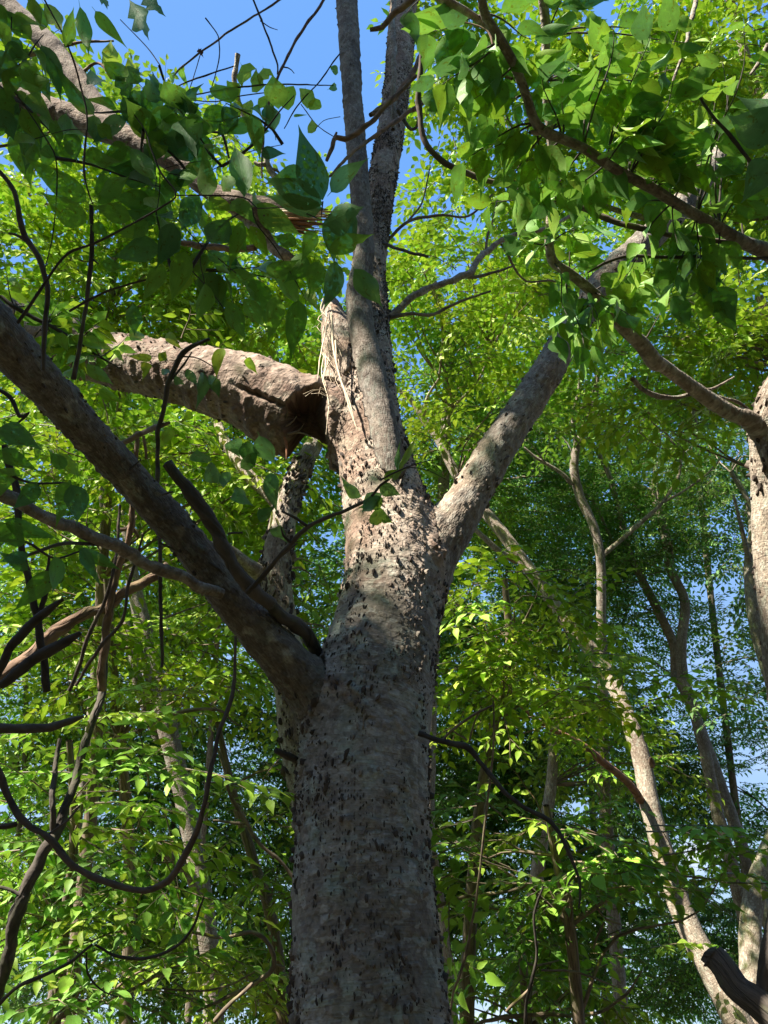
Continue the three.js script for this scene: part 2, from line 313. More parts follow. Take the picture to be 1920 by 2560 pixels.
// fine branches that carry a crown: from points on the wood to sprays of the crown
function twiggery(owner, wood, list, n, mat, seed, r0 = .014) {
  const R = rng(seed * 31 + 5);
  for (let k = 0; k < n && list.length; k++) {
    const q = list[Math.floor(R() * list.length)].p; let a = wood[0].p, best = 1e9;
    for (const w of wood) { const e = w.p.distanceTo(q) + Math.max(0, w.p.y - q.y + .1) * 1.5 + R() * .3; if (e < best) { best = e; a = w.p; } }
    const L = a.distanceTo(q); if (L < .25 || L > 7) continue;
    const m1 = a.clone().lerp(q, .35), m2 = a.clone().lerp(q, .7), j = () => V3((R() - .5) * .16 * L, (R() - .2) * .16 * L, (R() - .5) * .16 * L);
    m1.add(j()); m2.add(j());
    const rr = r0 * (.6 + .25 * L);
    part('branch', sweep([{ p: a.clone(), r: rr }, { p: m1, r: rr * .75 }, { p: m2, r: rr * .5 }, { p: q.clone(), r: rr * .25 }], { sides: 5, step: .12, lump: .12, freq: 14, seed: k }), mat, owner);
  }
}
// one named leaf between two sketched points
function leafAt(owner, z, x0, y0, x1, y1, w, d, kind, mats, tip, R, label) {
  const b = at(z, x0, y0, d), t = at(z, x1, y1, d * (1 + tip)), Y = t.clone().sub(b), len = Y.length(); Y.normalize();
  const roll = (R() - .5) * 1.1; let N = EYE.clone().sub(b).normalize(); N.addScaledVector(Y, -N.dot(Y)).normalize().applyAxisAngle(Y, roll);
  if (R() < .75) N.negate();
  const X = Y.clone().cross(N), g = LG[kind][Math.floor(R() * LG[kind].length)];
  if (!g.boundingBox) g.computeBoundingBox();
  const sx = .9 * size(z, w, d) / (g.boundingBox.max.x - g.boundingBox.min.x) / Math.max(.6, Math.cos(roll));
  const m = new THREE.Mesh(g, mats[Math.floor(R() * mats.length)]); m.name = 'leaf'; m.castShadow = m.receiveShadow = true;
  new THREE.Matrix4().makeBasis(X.multiplyScalar(sx), Y.multiplyScalar(len), N.multiplyScalar((sx + len) / 2)).setPosition(b.sub(owner.position)).decompose(m.position, m.quaternion, m.scale);
  if (label) m.userData.label = label;
  owner.add(m); return m;
}

// ───────────────────────── ground ─────────────────────────
{
  const g = new THREE.PlaneGeometry(240, 240, 120, 120); g.rotateX(-Math.PI / 2);
  const p = g.attributes.position, u = g.attributes.uv;
  for (let i = 0; i < p.count; i++) { const x = p.getX(i), z = p.getZ(i); p.setY(i, fbm(x * .12, z * .12, 2, 3) * .5 * smooth(2, 12, Math.hypot(x, z + 1)) + fbm(x * .9, z * .9, 5, 2) * .05 - .03); u.setXY(i, x / 1.3, z / 1.3); }
  g.computeVertexNormals();
  const litter = textures(512, (a, b) => { const f = fb(a, b, 30, 30, 4, 4), m = fb(a, b, 7, 7, 14), k = .6 + .8 * f; const c = mix3([.06, .042, .028], [.05, .058, .025], smooth(.45, .6, m)); return [c[0] * k, c[1] * k, c[2] * k, f]; });
  const o = part('ground', g, new THREE.MeshStandardMaterial({ map: litter[0], bumpMap: litter[1], bumpScale: .02, roughness: 1 })); o.userData.kind = 'structure';
}

// ───────────────────────── the broken tree in the middle ─────────────────────────
const big = thing('warty_tree', 'large warty grey tree in the centre with a split, bent-over limb and a torn top', 'tree', [0, 0, -2.55]);
const upright = (list) => list.map(([x, y, w, hd = 2.55]) => { const d = vert(y * Z[0][2], hd); return { p: at(0, x, y, d), r: size(0, w, d) / 2 }; });
const up = upright([[801, 2212, 342], [792, 2050, 322], [783, 1850, 292], [785, 1650, 278], [808, 1480, 258], [836, 1340, 222], [850, 1230, 208], [838, 1120, 190], [818, 1030, 165], [796, 940, 152], [790, 850, 132], [797, 760, 98], [803, 680, 70], [803, 600, 58], [818, 440, 60], [842, 300, 58], [858, 180, 56], [868, 60, 58], [876, -80, 56], [890, -300, 52]]);
up.unshift({ p: V3(up[0].p.x + .03, -.15, up[0].p.z), r: .34 }, { p: V3(up[0].p.x + .02, .35, up[0].p.z), r: .27 }, { p: V3(up[0].p.x + .01, .95, up[0].p.z), r: .238 });
const W = {
  trunk: up,
  left: route(3, [[1560, 1820, 200, 2.68], [1420, 1700, 215, 2.62], [1250, 1490, 196, 2.58], [1050, 1270, 172, 2.55], [820, 970, 150, 2.5], [560, 680, 148, 2.42], [330, 430, 160, 2.25], [130, 210, 182, 2.05], [-60, 0, 205, 1.9], [-300, -260, 225, 1.78]]),
  right: route(0, [[870, 1350, 120, 2.95], [922, 1235, 104, 3.04], [975, 1140, 94, 3.14], [1020, 1060, 86, 3.24], [1080, 960, 78, 3.36], [1140, 870, 72, 3.5], [1195, 780, 66, 3.66], [1250, 690, 60, 3.85], [1310, 600, 58, 4.05], [1375, 540, 58, 4.25], [1440, 480, 54, 4.5], [1530, 370, 48, 5], [1640, 250, 42, 5.5], [1760, 120, 38, 6]]),
  bent: route(3, [[1560, 560, 180, 3.56], [1460, 510, 290, 3.54], [1355, 450, 372, 3.52], [1250, 398, 372, 3.53], [1130, 338, 340, 3.56], [1000, 288, 308, 3.6], [820, 242, 262, 3.68], [620, 200, 240, 3.8], [430, 155, 235, 3.95], [240, 85, 222, 4.1], [60, 0, 195, 4.3], [-150, -110, 170, 4.5], [-420, -230, 150, 4.8]]),
  dark: upright([[853, 1075, 30, 2.42], [845, 1010, 46, 2.38], [826, 900, 50, 2.36], [803, 800, 50, 2.37], [780, 700, 56, 2.35], [775, 640, 56, 2.33], [785, 560, 46, 2.29], [783, 480, 45, 2.26], [775, 380, 43, 2.22], [763, 230, 42, 2.16], [755, 100, 44, 2.1], [746, -60, 46, 2.04], [738, -300, 50, 1.98]]),
  torn: upright([[790, 1030, 40, 2.6], [772, 960, 60, 2.58], [750, 880, 78, 2.53], [736, 800, 74, 2.5], [727, 730, 62, 2.5], [720, 680, 50, 2.5], [714, 655, 34, 2.5], [710, 640, 14, 2.5]]),
};
const coarse = Object.fromEntries(Object.entries(W).map(([k, n]) => [k, resample(n, .09)]));
const joined = ['trunk', 'left', 'right', 'bent', 'dark', 'torn'];
let nearby = null;                                           // segments close to the ring in work
function segmentsNear(p, reach) { nearby = {}; for (const k of joined) { const c = coarse[k], l = []; for (let i = 0; i < c.length - 1; i++) if (c[i].p.distanceTo(p) < reach + c[i].r + .1) l.push(i); nearby[k] = l; } }
function near(k, p) {                                        // distance to one member
  let best = 1e9; const c = coarse[k];
  for (const i of nearby[k]) {
    const a = c[i].p, b = c[i + 1].p, dx = b.x - a.x, dy = b.y - a.y, dz = b.z - a.z, t = clamp(((p.x - a.x) * dx + (p.y - a.y) * dy + (p.z - a.z) * dz) / (dx * dx + dy * dy + dz * dz));
    const e = Math.hypot(p.x - a.x - t * dx, p.y - a.y - t * dy, p.z - a.z - t * dz) - lerp(c[i].r, c[i + 1].r, t);
    if (e < best) best = e;
  }
  return best;
}
const smin = (a, b, k) => { const h = Math.max(0, k - Math.abs(a - b)) / k; return Math.min(a, b) - h * h * k * .25; };
const collar = [[at(0, 690, 1630, 2.55), .30], [at(0, 880, 1095, 2.95), .17], [at(0, 800, 1580, 2.5), .2]];
const tmp = V3();
function blended(me, amp = 1) {
  let last = null;
  return (q, dir, a, r) => {
    if (last !== q) { segmentsNear(q.p, q.r * 1.5 + .3); last = q; }
    const others = joined.filter((k) => k !== me && !(me === 'torn' && k === 'dark') && !(me === 'dark' && k !== 'trunk'));
    tmp.copy(q.p).addScaledVector(dir, r);
    const live = others.filter((k) => near(k, tmp) < .3);
    let t = r, own = 0, oth = 1e9;
    if (live.length) {
      const f = (s) => { tmp.copy(q.p).addScaledVector(dir, s); let e = near(me, tmp); for (const k of live) e = smin(e, near(k, tmp), k === 'dark' || k === 'torn' ? .025 : .09); return e; };
      let lo = r * .5, hi = r * 1.45;
      if (f(hi) < 0) t = r * .86; else { for (let n = 0; n < 11; n++) { const m = (lo + hi) / 2; if (f(m) < 0) lo = m; else hi = m; } t = (lo + hi) / 2; }
      tmp.copy(q.p).addScaledVector(dir, t); own = near(me, tmp); for (const k of live) oth = Math.min(oth, near(k, tmp));
      t -= smooth(0, .025, own - oth) * .02;
    }
    const v = tmp.copy(q.p).addScaledVector(dir, t);
    let bumpy = .006 * fbm(v.x * 9, v.y * 7, v.z * 9, 3) + .003 * N3(v.x * 48, v.y * 26, v.z * 48) + .0028 * Math.max(0, fbm(v.x * 30 + 9, v.y * 22, v.z * 30, 2) - .12) * 6;
    const w0 = smooth(collar[0][1], .08, v.distanceTo(collar[0][0])), w1 = smooth(collar[1][1], .04, v.distanceTo(collar[1][0])), n = N3(v.x * 9, v.y * 9, v.z * 9);
    const s0 = Math.sin((v.y - .42 * v.x + .03 * n) * 2 * Math.PI / .021), s1 = Math.sin((v.y + 1.4 * (v.x - collar[1][0].x) ** 2 + .02 * n) * 2 * Math.PI / .034);
    bumpy += w0 * .0065 * s0 * (.6 + .8 * Math.abs(n)) + w1 * .0062 * (1 - Math.abs(s1)) * 1.6 * (.5 + n);
    if (me !== 'bent' && me !== 'dark') { const [k, hh] = crust(v); if (k) bumpy += k * hh * (.35 + 1.5 * Math.abs(fbm(v.x * 26, v.y * 26, v.z * 26, 3)) + .5 * fbm(v.x * 70, v.y * 70, v.z * 70, 2)); }
    return t + bumpy * amp;
  };
}
const crusts = [[[0, 735, 1478, 2.5], [0, 770, 1515, 2.45], .04, .016], [[0, 770, 1515, 2.45], [0, 828, 1572, 2.43], .035, .016], [[0, 905, 1055, 2.96], [0, 948, 1120, 2.93], .075, .03], [[0, 948, 1120, 2.93], [0, 955, 1190, 2.92], .07, .03], [[0, 700, 1480, 2.55], [0, 735, 1478, 2.5], .045, .012]].map(([a, b, r, h]) => ({ a: at(...a), b: at(...b), r, h }));
const crust = (v) => { let best = 0, hh = 0; for (const c of crusts) { const ab = c.b.clone().sub(c.a), t = clamp(v.clone().sub(c.a).dot(ab) / ab.lengthSq()), k = smooth(c.r, c.r * .25, v.distanceTo(c.a.clone().addScaledVector(ab, t))); if (k > best) { best = k; hh = c.h; } } return [best, hh]; };
const pinkish = (v) => { const [k] = crust(v), f = fbm(v.x * 40, v.y * 40, v.z * 40, 2); return mix3(barkTone(v), [.62, .40, .32], k * clamp(.55 + f)); };
const barkTone = (v) => {                                     // bark flakes reddish brown higher up, grey with lichen lower down
  const h = smooth(2.7, 3.3, v.y + .35 * fbm(v.x * 2, v.y * 2, v.z * 2, 2)), m = smooth(.02, .2, fbm(v.x * 5, v.y * 3.5, v.z * 5, 3)), g = smooth(.05, .22, fbm(v.x * 6 + 4, v.y * 5, v.z * 6, 3));
  return mix3(mix3([.94, .94, .95], [.9, .99, .97], g), mix3([1.22, 1.1, 1.02], [1.0, .78, .67], m), h);
};
const WG = {};
WG.trunk = sweep(resample(W.trunk, .0075), { sides: 150, lump: .03, freq: 5, radius: blended('trunk'), wholeTile: true, tint: pinkish });
part('trunk', WG.trunk, M.main, big);
WG.left = sweep(resample(W.left, .009), { sides: 84, lump: .05, freq: 8, seed: 3, radius: blended('left'), wholeTile: true, tint: (v) => mix3([.48, .45, .41], [.98, 1.0, .92], smooth(.2, .32, fbm(v.x * 14, v.y * 14, v.z * 14, 3))) });  // bark darkened to stand in for shade on this limb, pale lichen patches
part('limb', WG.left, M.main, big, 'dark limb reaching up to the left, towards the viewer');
WG.right = sweep(resample(W.right, .011), { sides: 64, lump: .06, freq: 9, seed: 5, radius: blended('right'), wholeTile: true, tint: (v) => mix3(mix3([.85, .85, .83], [1.1, .98, .86], smooth(.0, .2, fbm(v.x * 4, v.y * 4, v.z * 4, 3))), [.72, .70, .67], smooth(-.02, .16, fbm(v.x * 2.4 + 3, v.y * 2.4, v.z * 2.4, 3))) });
part('limb', WG.right, M.main, big, 'pale limb rising to the right');
{ // the limb that broke and bent over: its underside has split open beside the trunk
  const lip = at(3, 1215, 480, 3.4), ax = V3(1, -.28, 0).normalize(), inner = blended('bent');
  const split = (q, dir, a, r, i) => {
    let t = inner(q, dir, a, r, i);
    const v = tmp.copy(q.p).addScaledVector(dir, t), [X, Y] = proj(v), lx = (X / K), ly = (Y - 800) / K;
    const edge = 1240 + 34 * N3(v.y * 10, v.z * 10, 3), line = Math.max(288, 350 - (lx - 1240) * .7) + 14 * N3(v.x * 30, 2, 7);
    const wedge = smooth(-6, 10, lx - edge) * smooth(-8, 14, ly - line) * smooth(1425, 1385, lx);
    const crack = smooth(13, 3, Math.abs(ly - (300 + (lx - 1060) * .42 + 12 * N3(v.x * 22, 1, 5)) )) * smooth(980, 1080, lx) * smooth(1290, 1230, lx) * (dir.z > -.2 ? 1 : 0);
    const rings = .007 * smooth(.1, .32, N3(v.x * 22 + .6 * v.y * 8, v.y * 2.5, v.z * 2.5)) + .005 * fbm(v.x * 24, v.y * 16, v.z * 16, 3);
    const ridge = rings + smooth(22, 4, Math.abs(lx - 1360 + (ly - 290) * .25)) * smooth(520, 380, ly) * .012 - smooth(40, 8, Math.abs(lx - 1310)) * smooth(500, 330, ly) * .016;
    return t * (1 - .72 * wedge) - .028 * crack * (1 - wedge) + ridge;
  };
  WG.bent = sweep(resample(W.bent, .0095), { sides: 120, lump: .06, freq: 6, seed: 8, radius: split, wholeTile: true, tint: (v) => { const [X, Y] = proj(v), lx = X / K, ly = (Y - 800) / K, in_ = smooth(1228, 1250, lx) * smooth(-8, 10, ly - Math.max(288, 350 - (lx - 1240) * .7)) * smooth(1425, 1390, lx); return mix3(mix3([.98, .82, .74], [.74, .54, .46], smooth(-.02, .2, fbm(v.x * 5, v.y * 5, v.z * 5, 3))), [.26, .15, .11], in_); } });  // inside of the split: torn brown, darkened further as painted shade
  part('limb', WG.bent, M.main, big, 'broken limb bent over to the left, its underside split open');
  const R = rng(5);                                         // torn lip and loose slivers in the split
  for (const [k, l] of [[[1236, 458, 10], [1262, 442, 7], [1282, 416, 2]], [[1242, 492, 12], [1288, 478, 8], [1314, 446, 2]], [[1246, 492, 11], [1300, 486, 9], [1342, 502, 2]], [[1236, 424, 8], [1244, 396, 6], [1237, 366, 2]], [[1228, 500, 14], [1238, 556, 12], [1236, 602, 4]]].entries()) part('splinter', sweep(route(3, l.map(([x, y, w], i) => [x, y, w, 3.36 - i * .02])), { sides: 5, step: .03, lump: .2, freq: 30, seed: k }), k === 4 ? M.torn : M.tan, big);
}
WG.dark = sweep(resample(W.dark, .012), { sides: 44, lump: .09, freq: 11, seed: 9, radius: blended('dark', .8), wholeTile: true, tint: (v) => mix3([.74, .70, .66], [.56, .53, .51], smooth(-.1, .2, fbm(v.x * 9, v.y * 5, v.z * 9, 3))) });  // tint darker than the trunk: shade painted into the bark of this stem
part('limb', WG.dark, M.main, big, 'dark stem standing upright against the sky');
WG.torn = sweep(resample(W.torn, .012), { sides: 40, lump: .16, freq: 20, seed: 12, radius: blended('torn', 1.4), wholeTile: true, tint: (v) => mix3(barkTone(v), [1.5, .85, .55], smooth(4.75, 5.05, v.y + .4 * fbm(v.x * 14, v.y * 4, v.z * 14, 3))) });
part('torn_stub', WG.torn, M.main, big, 'torn stump where the top limb came away');
{ // pale fibres hanging from the tear
  const R = rng(77), fibre = (nodes, w, k) => part('splinter', sweep(nodes.map(([x, y, hd], i) => { const d = vert(y * Z[0][2], hd); return { p: at(0, x, y, d), r: w * (i === nodes.length - 1 ? .25 : 1 - i * .1) }; }), { sides: 4, step: .05, lump: .3, freq: 40, seed: k }), M.wood, big);
  for (let k = 0; k < 22; k++) { const x = 694 + R() * 34, y = 640 + R() * 130, len = 50 + R() * R() * 230, dx = -14 + R() * 62, c = (R() - .5) * 34, hd = 2.37 + R() * .07; fibre([[x, y, hd + .03], [x + dx * .25 + c, y + len * .33, hd - .01], [x + dx * .6 - c * .5, y + len * .66, hd - .03 * R()], [x + dx + (R() - .5) * 22, y + len, hd - .02]], .001 + R() * R() * .0035, k); }
  for (const [k, l] of [[[712, 680], [718, 760], [734, 830], [752, 880], [770, 930]], [[722, 735], [728, 800], [750, 870], [764, 918]], [[703, 700], [690, 770], [682, 822]]].entries()) fibre(l.map(([x, y]) => [x + R() * 6, y, 2.34]), .0058 - .001 * k, 60 + k);
  for (let k = 0; k < 5; k++) fibre([[650 + R() * 60, 848 + R() * 14, 2.35], [690, 826 + R() * 24, 2.33], [722 + R() * 30, 845 + R() * 40, 2.37]], .0013, 90 + k);
}
part('stub', sweep(route(3, [[1450, 1560, 66, 2.86], [1395, 1462, 66, 2.76], [1330, 1370, 62, 2.66], [1180, 1250, 62, 2.52], [1080, 1150, 62, 2.44], [990, 1030, 60, 2.4], [915, 885, 62, 2.38], [830, 760, 62, 2.36], [735, 636, 54, 2.34]]), { sides: 14, step: .02, lump: .14, freq: 16, seed: 4 }), M.dark, big, 'dead broken branch stub, dark and barkless');
part('branch', sweep(route(3, [[-200, 670, 62, 1.85], [-60, 735, 60, 1.95], [130, 820, 58, 2.0], [300, 890, 56, 2.1], [480, 975, 58, 2.2], [650, 1050, 54, 2.3], [800, 1120, 52, 2.38], [960, 1195, 50, 2.46]]), { sides: 14, step: .02, lump: .1, freq: 18, seed: 5 }), M.dim, big, 'branch crossing below the dark left limb');
for (const [k, l] of [[[100, 1025, 14, 2], [250, 972, 16, 2.05], [390, 968, 18, 2.15], [480, 972, 20, 2.2]], [[560, 650, 10, 2.36], [585, 625, 12, 2.36], [610, 600, 6, 2.36]], [[690, 965, 10, 2.45], [800, 1010, 12, 2.46], [930, 1065, 14, 2.47], [975, 1110, 12, 2.5]], [[985, 925, 12, 2.38], [1048, 920, 8, 2.36]], [[700, 755, 10, 2.4], [750, 742, 7, 2.4]]].entries()) part('twig', sweep(route(3, l), { sides: 6, step: .02, lump: .18, freq: 40, seed: k }), M.dark, big);
part('branch', sweep(route(6, [[150, 300, 26, 2.42], [210, 325, 24, 2.4], [285, 342, 23, 2.38], [360, 362, 28, 2.35], [420, 430, 21, 2.33], [480, 505, 21, 2.3], [600, 612, 21, 2.26], [720, 682, 19, 2.22], [790, 790, 17, 2.18], [840, 920, 13, 2.15], [848, 990, 11, 2.14], [842, 1055, 9, 2.13]]), { sides: 9, step: .015, lump: .16, freq: 40, seed: 6 }), M.twig, big, 'thin dark branch arching down on the right');
part('branch_stub', sweep(route(5, [[1330, 470, 40, 2.62], [1285, 425, 34, 2.56], [1240, 395, 30, 2.5], [1198, 370, 24, 2.46]]), { sides: 9, step: .015, lump: .15, freq: 30, seed: 7 }), M.dark, big);
{ // twig with a few leaves in front of the trunk
  const tw = (l, k) => part('twig', sweep(route(3, l), { sides: 8, step: .015, lump: .2, freq: 45, seed: k }), M.twig, big);
  tw([[1070, 1175, 26, 2.4], [1180, 1052, 22, 2.3], [1260, 962, 22, 2.2], [1330, 892, 20, 2.12], [1430, 845, 17, 2.05], [1520, 808, 15, 2.0], [1590, 772, 12, 1.97], [1640, 715, 10, 1.95], [1680, 690, 8, 1.94]], 1);
  tw([[1330, 892, 16, 2.12], [1270, 850, 13, 2.1], [1215, 825, 8, 2.1]], 2); tw([[1260, 962, 15, 2.2], [1225, 930, 11, 2.18], [1215, 895, 6, 2.17]], 3); tw([[1190, 1040, 12, 2.3], [1240, 1000, 9, 2.3], [1285, 965, 6, 2.3]], 4);
  const t4 = (l, k) => part('twig', sweep(route(4, l), { sides: 6, step: .02, lump: .2, freq: 45, seed: k }), M.twig, big);
  t4([[-10, 690, 8, 1.94], [60, 655, 7, 1.93], [150, 620, 5, 1.92], [240, 600, 3, 1.92]], 5); t4([[40, 665, 6, 1.93], [110, 640, 5, 1.95], [200, 655, 4, 1.98], [270, 690, 3, 2]], 6);
  const R = rng(3), L = (z, ...a) => leafAt(big, z, ...a, R);
  L(3, 1550, 770, 1470, 672, 55, 1.98, 'ovate', LEAF.green, .05); L(3, 1655, 770, 1545, 815, 70, 1.97, 'ovate', LEAF.green, .0); L(3, 1650, 750, 1530, 840, 80, 1.98, 'ovate', LEAF.deep, -.04); L(3, 1600, 845, 1690, 870, 90, 2, 'ovate', LEAF.green, .02);
  L(4, 40, 690, 110, 560, 30, 1.94, 'ovate', LEAF.yellow, .06); L(4, 70, 640, 150, 490, 34, 1.93, 'ovate', LEAF.yellow, .05); L(4, 0, 690, 60, 650, 45, 1.94, 'ovate', LEAF.fresh, .04); L(4, -20, 720, 75, 760, 70, 1.95, 'ovate', LEAF.deep, 0); L(4, 175, 655, 270, 680, 34, 2, 'ovate', LEAF.green, 0); L(4, 60, 650, 62, 530, 26, 1.95, 'ovate', LEAF.green, .05);
}
// pale branch on the right of the trunk top, forking among the leaves
part('branch', sweep(route(2, [[-70, 1460, 34, 4.0], [0, 1390, 32, 4.05], [130, 1280, 30, 4.15], [260, 1218, 28, 4.25], [350, 1190, 30, 4.3], [440, 1080, 25, 4.5], [550, 1020, 22, 4.65], [700, 985, 18, 4.8], [870, 905, 12, 5]]), { sides: 10, step: .03, lump: .12, freq: 20, seed: 9 }), M.pale, big, 'pale branch slanting up to the right');
for (const [k, l] of [[[340, 1195, 18, 4.3], [420, 1190, 15, 4.35], [500, 1170, 11, 4.4], [560, 1150, 8, 4.45]], [[20, 1375, 18, 4.05], [110, 1355, 17, 4.1], [200, 1358, 15, 4.2], [330, 1300, 13, 4.3], [460, 1258, 9, 4.4]], [[436, 1085, 14, 4.5], [450, 1010, 11, 4.55], [470, 950, 9, 4.6], [490, 860, 6, 4.7]], [[500, 1045, 12, 4.6], [610, 1210, 9, 4.7], [720, 1215, 8, 4.8], [810, 1240, 5, 4.8]], [[-40, 1100, 16, 4.6], [100, 960, 14, 4.7], [230, 930, 12, 4.8], [360, 935, 10, 4.9], [470, 840, 7, 5.0]], [[100, 960, 10, 4.7], [160, 880, 8, 4.8], [200, 720, 6, 5]], [[0, 1050, 16, 3.9], [60, 1075, 13, 3.8], [190, 1110, 12, 3.7]]].entries()) part('branch', sweep(route(2, l), { sides: 7, step: .04, lump: .12, freq: 25, seed: k }), k === 6 ? M.dark : M.tan, big);
// snapped twigs caught on the upright stems
for (const [k, l] of [[[1800, 330, 16, 3.8], [1659, 470, 20, 3.75], [1570, 555, 24, 3.7], [1500, 600, 22, 3.68], [1445, 602, 22, 3.66], [1430, 650, 20, 3.64], [1412, 692, 14, 3.62]], [[1830, 440, 20, 4.4], [1659, 560, 18, 4.2], [1580, 620, 18, 4.1], [1500, 680, 14, 4], [1425, 765, 10, 3.9]], [[1445, 605, 16, 3.66], [1455, 575, 10, 3.66]]].entries()) part('branch', sweep(route(1, l), { sides: 8, step: .02, lump: .14, freq: 30, seed: k }), M.brown, big);
part('branch', sweep(route(2, [[40, 560, 20, 4.7], [45, 300, 22, 4.9], [40, 100, 22, 5.3], [45, -40, 20, 5.8]]), { sides: 8, step: .04, lump: .1, seed: 3 }), M.grey, big);
part('branch', sweep(route(2, [[-60, 500, 20, 4.6], [40, 430, 22, 4.7], [120, 320, 22, 4.8], [160, 240, 18, 4.9]]), { sides: 8, step: .04, lump: .14, seed: 4 }), M.brown, big);
part('branch', sweep(route(2, [[-60, 130, 16, 4.9], [-10, 120, 24, 4.9], [40, 60, 26, 4.8], [120, 0, 30, 4.7], [200, -60, 30, 4.6]]), { sides: 8, step: .04, lump: .16, seed: 14 }), M.brown, big);
part('branch', sweep(route(2, [[60, 480, 14, 4.7], [110, 555, 16, 4.7], [140, 550, 14, 4.65], [155, 440, 12, 4.6]]), { sides: 7, step: .03, lump: .16, seed: 15 }), M.dark, big);
// corky warts: small ridged lumps all over the bark
const wartGeo = [1, 2, 3, 4, 5].map((k) => {
  const R = rng(k * 77), n = 7, pos = [], idx = [];
  for (let i = 0; i < n; i++) { const a = i / n * 6.283, q = .85 + .3 * R(); pos.push(Math.cos(a) * .42 * q, Math.sin(a) * q * .95, -.25); }
  for (let i = 0; i < n; i++) { const a = i / n * 6.283 + .2, q = .5 + .45 * R(); pos.push(Math.cos(a) * .36 * q + .06, Math.sin(a) * q * .85 - .12, .42 + .35 * R()); }
  pos.push(.03, .25 * R(), .75 + .3 * R());
  for (let i = 0; i < n; i++) { const a = i, b = (i + 1) % n, c = n + i, d = n + b; idx.push(a, b, c, b, d, c, c, d, 2 * n); }
  const g = new THREE.BufferGeometry(); g.setAttribute('position', new THREE.Float32BufferAttribute(pos, 3)); g.setAttribute('uv', new THREE.Float32BufferAttribute(pos.filter((_, i) => i % 3 < 2).map((v) => v * .05), 2)); g.setIndex(idx);
  const h = g.toNonIndexed(); h.computeVertexNormals(); return h;
});
const wartMat = M.wart.clone(); wartMat.color.setRGB(1, 1, 1);
function warts(owner, specs, solo, seed) {
  const R = rng(seed), all = [], v = V3(), nn = V3();
  for (const [geo, n, sz, lo = 0, hi = 1] of specs) {
    const { R: rows, C, sides } = geo.userData.grid, pa = geo.attributes.position, na = geo.attributes.normal;
    for (let k = 0, tries = 0; k < n && tries < n * 40; tries++) {
      const i = Math.floor(lerp(lo, hi, R()) * (rows - 2)) + 1, j = Math.floor(R() * sides), o = i * C + j;
      v.fromBufferAttribute(pa, o); nn.fromBufferAttribute(na, o);
      const cl = fbm(v.x * 7 + seed, v.y * 4, v.z * 7, 2); if (R() > smooth(-.3, .25, cl)) continue;
      const to = EYE.clone().sub(v), facing = to.dot(nn) / to.length();
      if (facing < -.25 && R() < .9) continue;
      k++;
      let T = V3(0, 1, 0).addScaledVector(V3(R() - .5, 0, R() - .5), .5); const q = pa.count > o + C ? V3().fromBufferAttribute(pa, o + C).sub(v) : T; T = q.lengthSq() > 1e-9 ? q.normalize() : T; T.addScaledVector(nn, -T.dot(nn)).normalize().applyAxisAngle(nn, (R() - .5) * .9);
      const X = T.clone().cross(nn), s = sz * (.45 + Math.pow(R(), 2.2) * 1.35), st = .8 + R() * .9;
      const m = new THREE.Matrix4().makeBasis(X.multiplyScalar(s * (.8 + R() * .5)), T.multiplyScalar(s * st), nn.clone().multiplyScalar(s * (.6 + R() * .95))).setPosition(v.clone().sub(owner.position));
      const [x, y, d] = proj(v), seen = x > -20 && x < 1940 && y > -20 && y < 2580 && facing > -.1;
      all.push({ m, w: seen ? s / d : 0, g: Math.floor(R() * 5), c: R() });
    }
  }
  all.sort((a, b) => b.w - a.w);
  const mats = [M.wart, M.wart2, M.wart3, M.wart2];
  all.slice(0, solo).forEach((q) => { const m = new THREE.Mesh(wartGeo[q.g], mats[Math.floor(q.c * 4)]); m.name = 'bark_wart'; m.matrixAutoUpdate = true; q.m.decompose(m.position, m.quaternion, m.scale); m.castShadow = m.receiveShadow = true; owner.add(m); });
  const rest = all.slice(solo); if (!rest.length) return;
  const im = new THREE.InstancedMesh(wartGeo[seed % 5], wartMat, rest.length), c = new THREE.Color();
  rest.forEach((q, i) => { im.setMatrixAt(i, q.m); const k = .05 + .24 * q.c ** 4 + .05 * q.c; im.setColorAt(i, c.setRGB(k, k * .8, k * .66)); });
  im.name = 'bark_warts'; im.userData.kind = 'stuff'; im.castShadow = im.receiveShadow = true; owner.add(im);
}
warts(big, [[WG.trunk, 3200, .0092, .07, .56], [WG.trunk, 15000, .0047, .07, .62], [WG.trunk, 500, .008, .6, .95], [WG.right, 520, .008, .1, .9], [WG.bent, 380, .009, .15, .8], [WG.left, 130, .006, .1, .9], [WG.dark, 160, .006, .1, .95]], 300, 11);

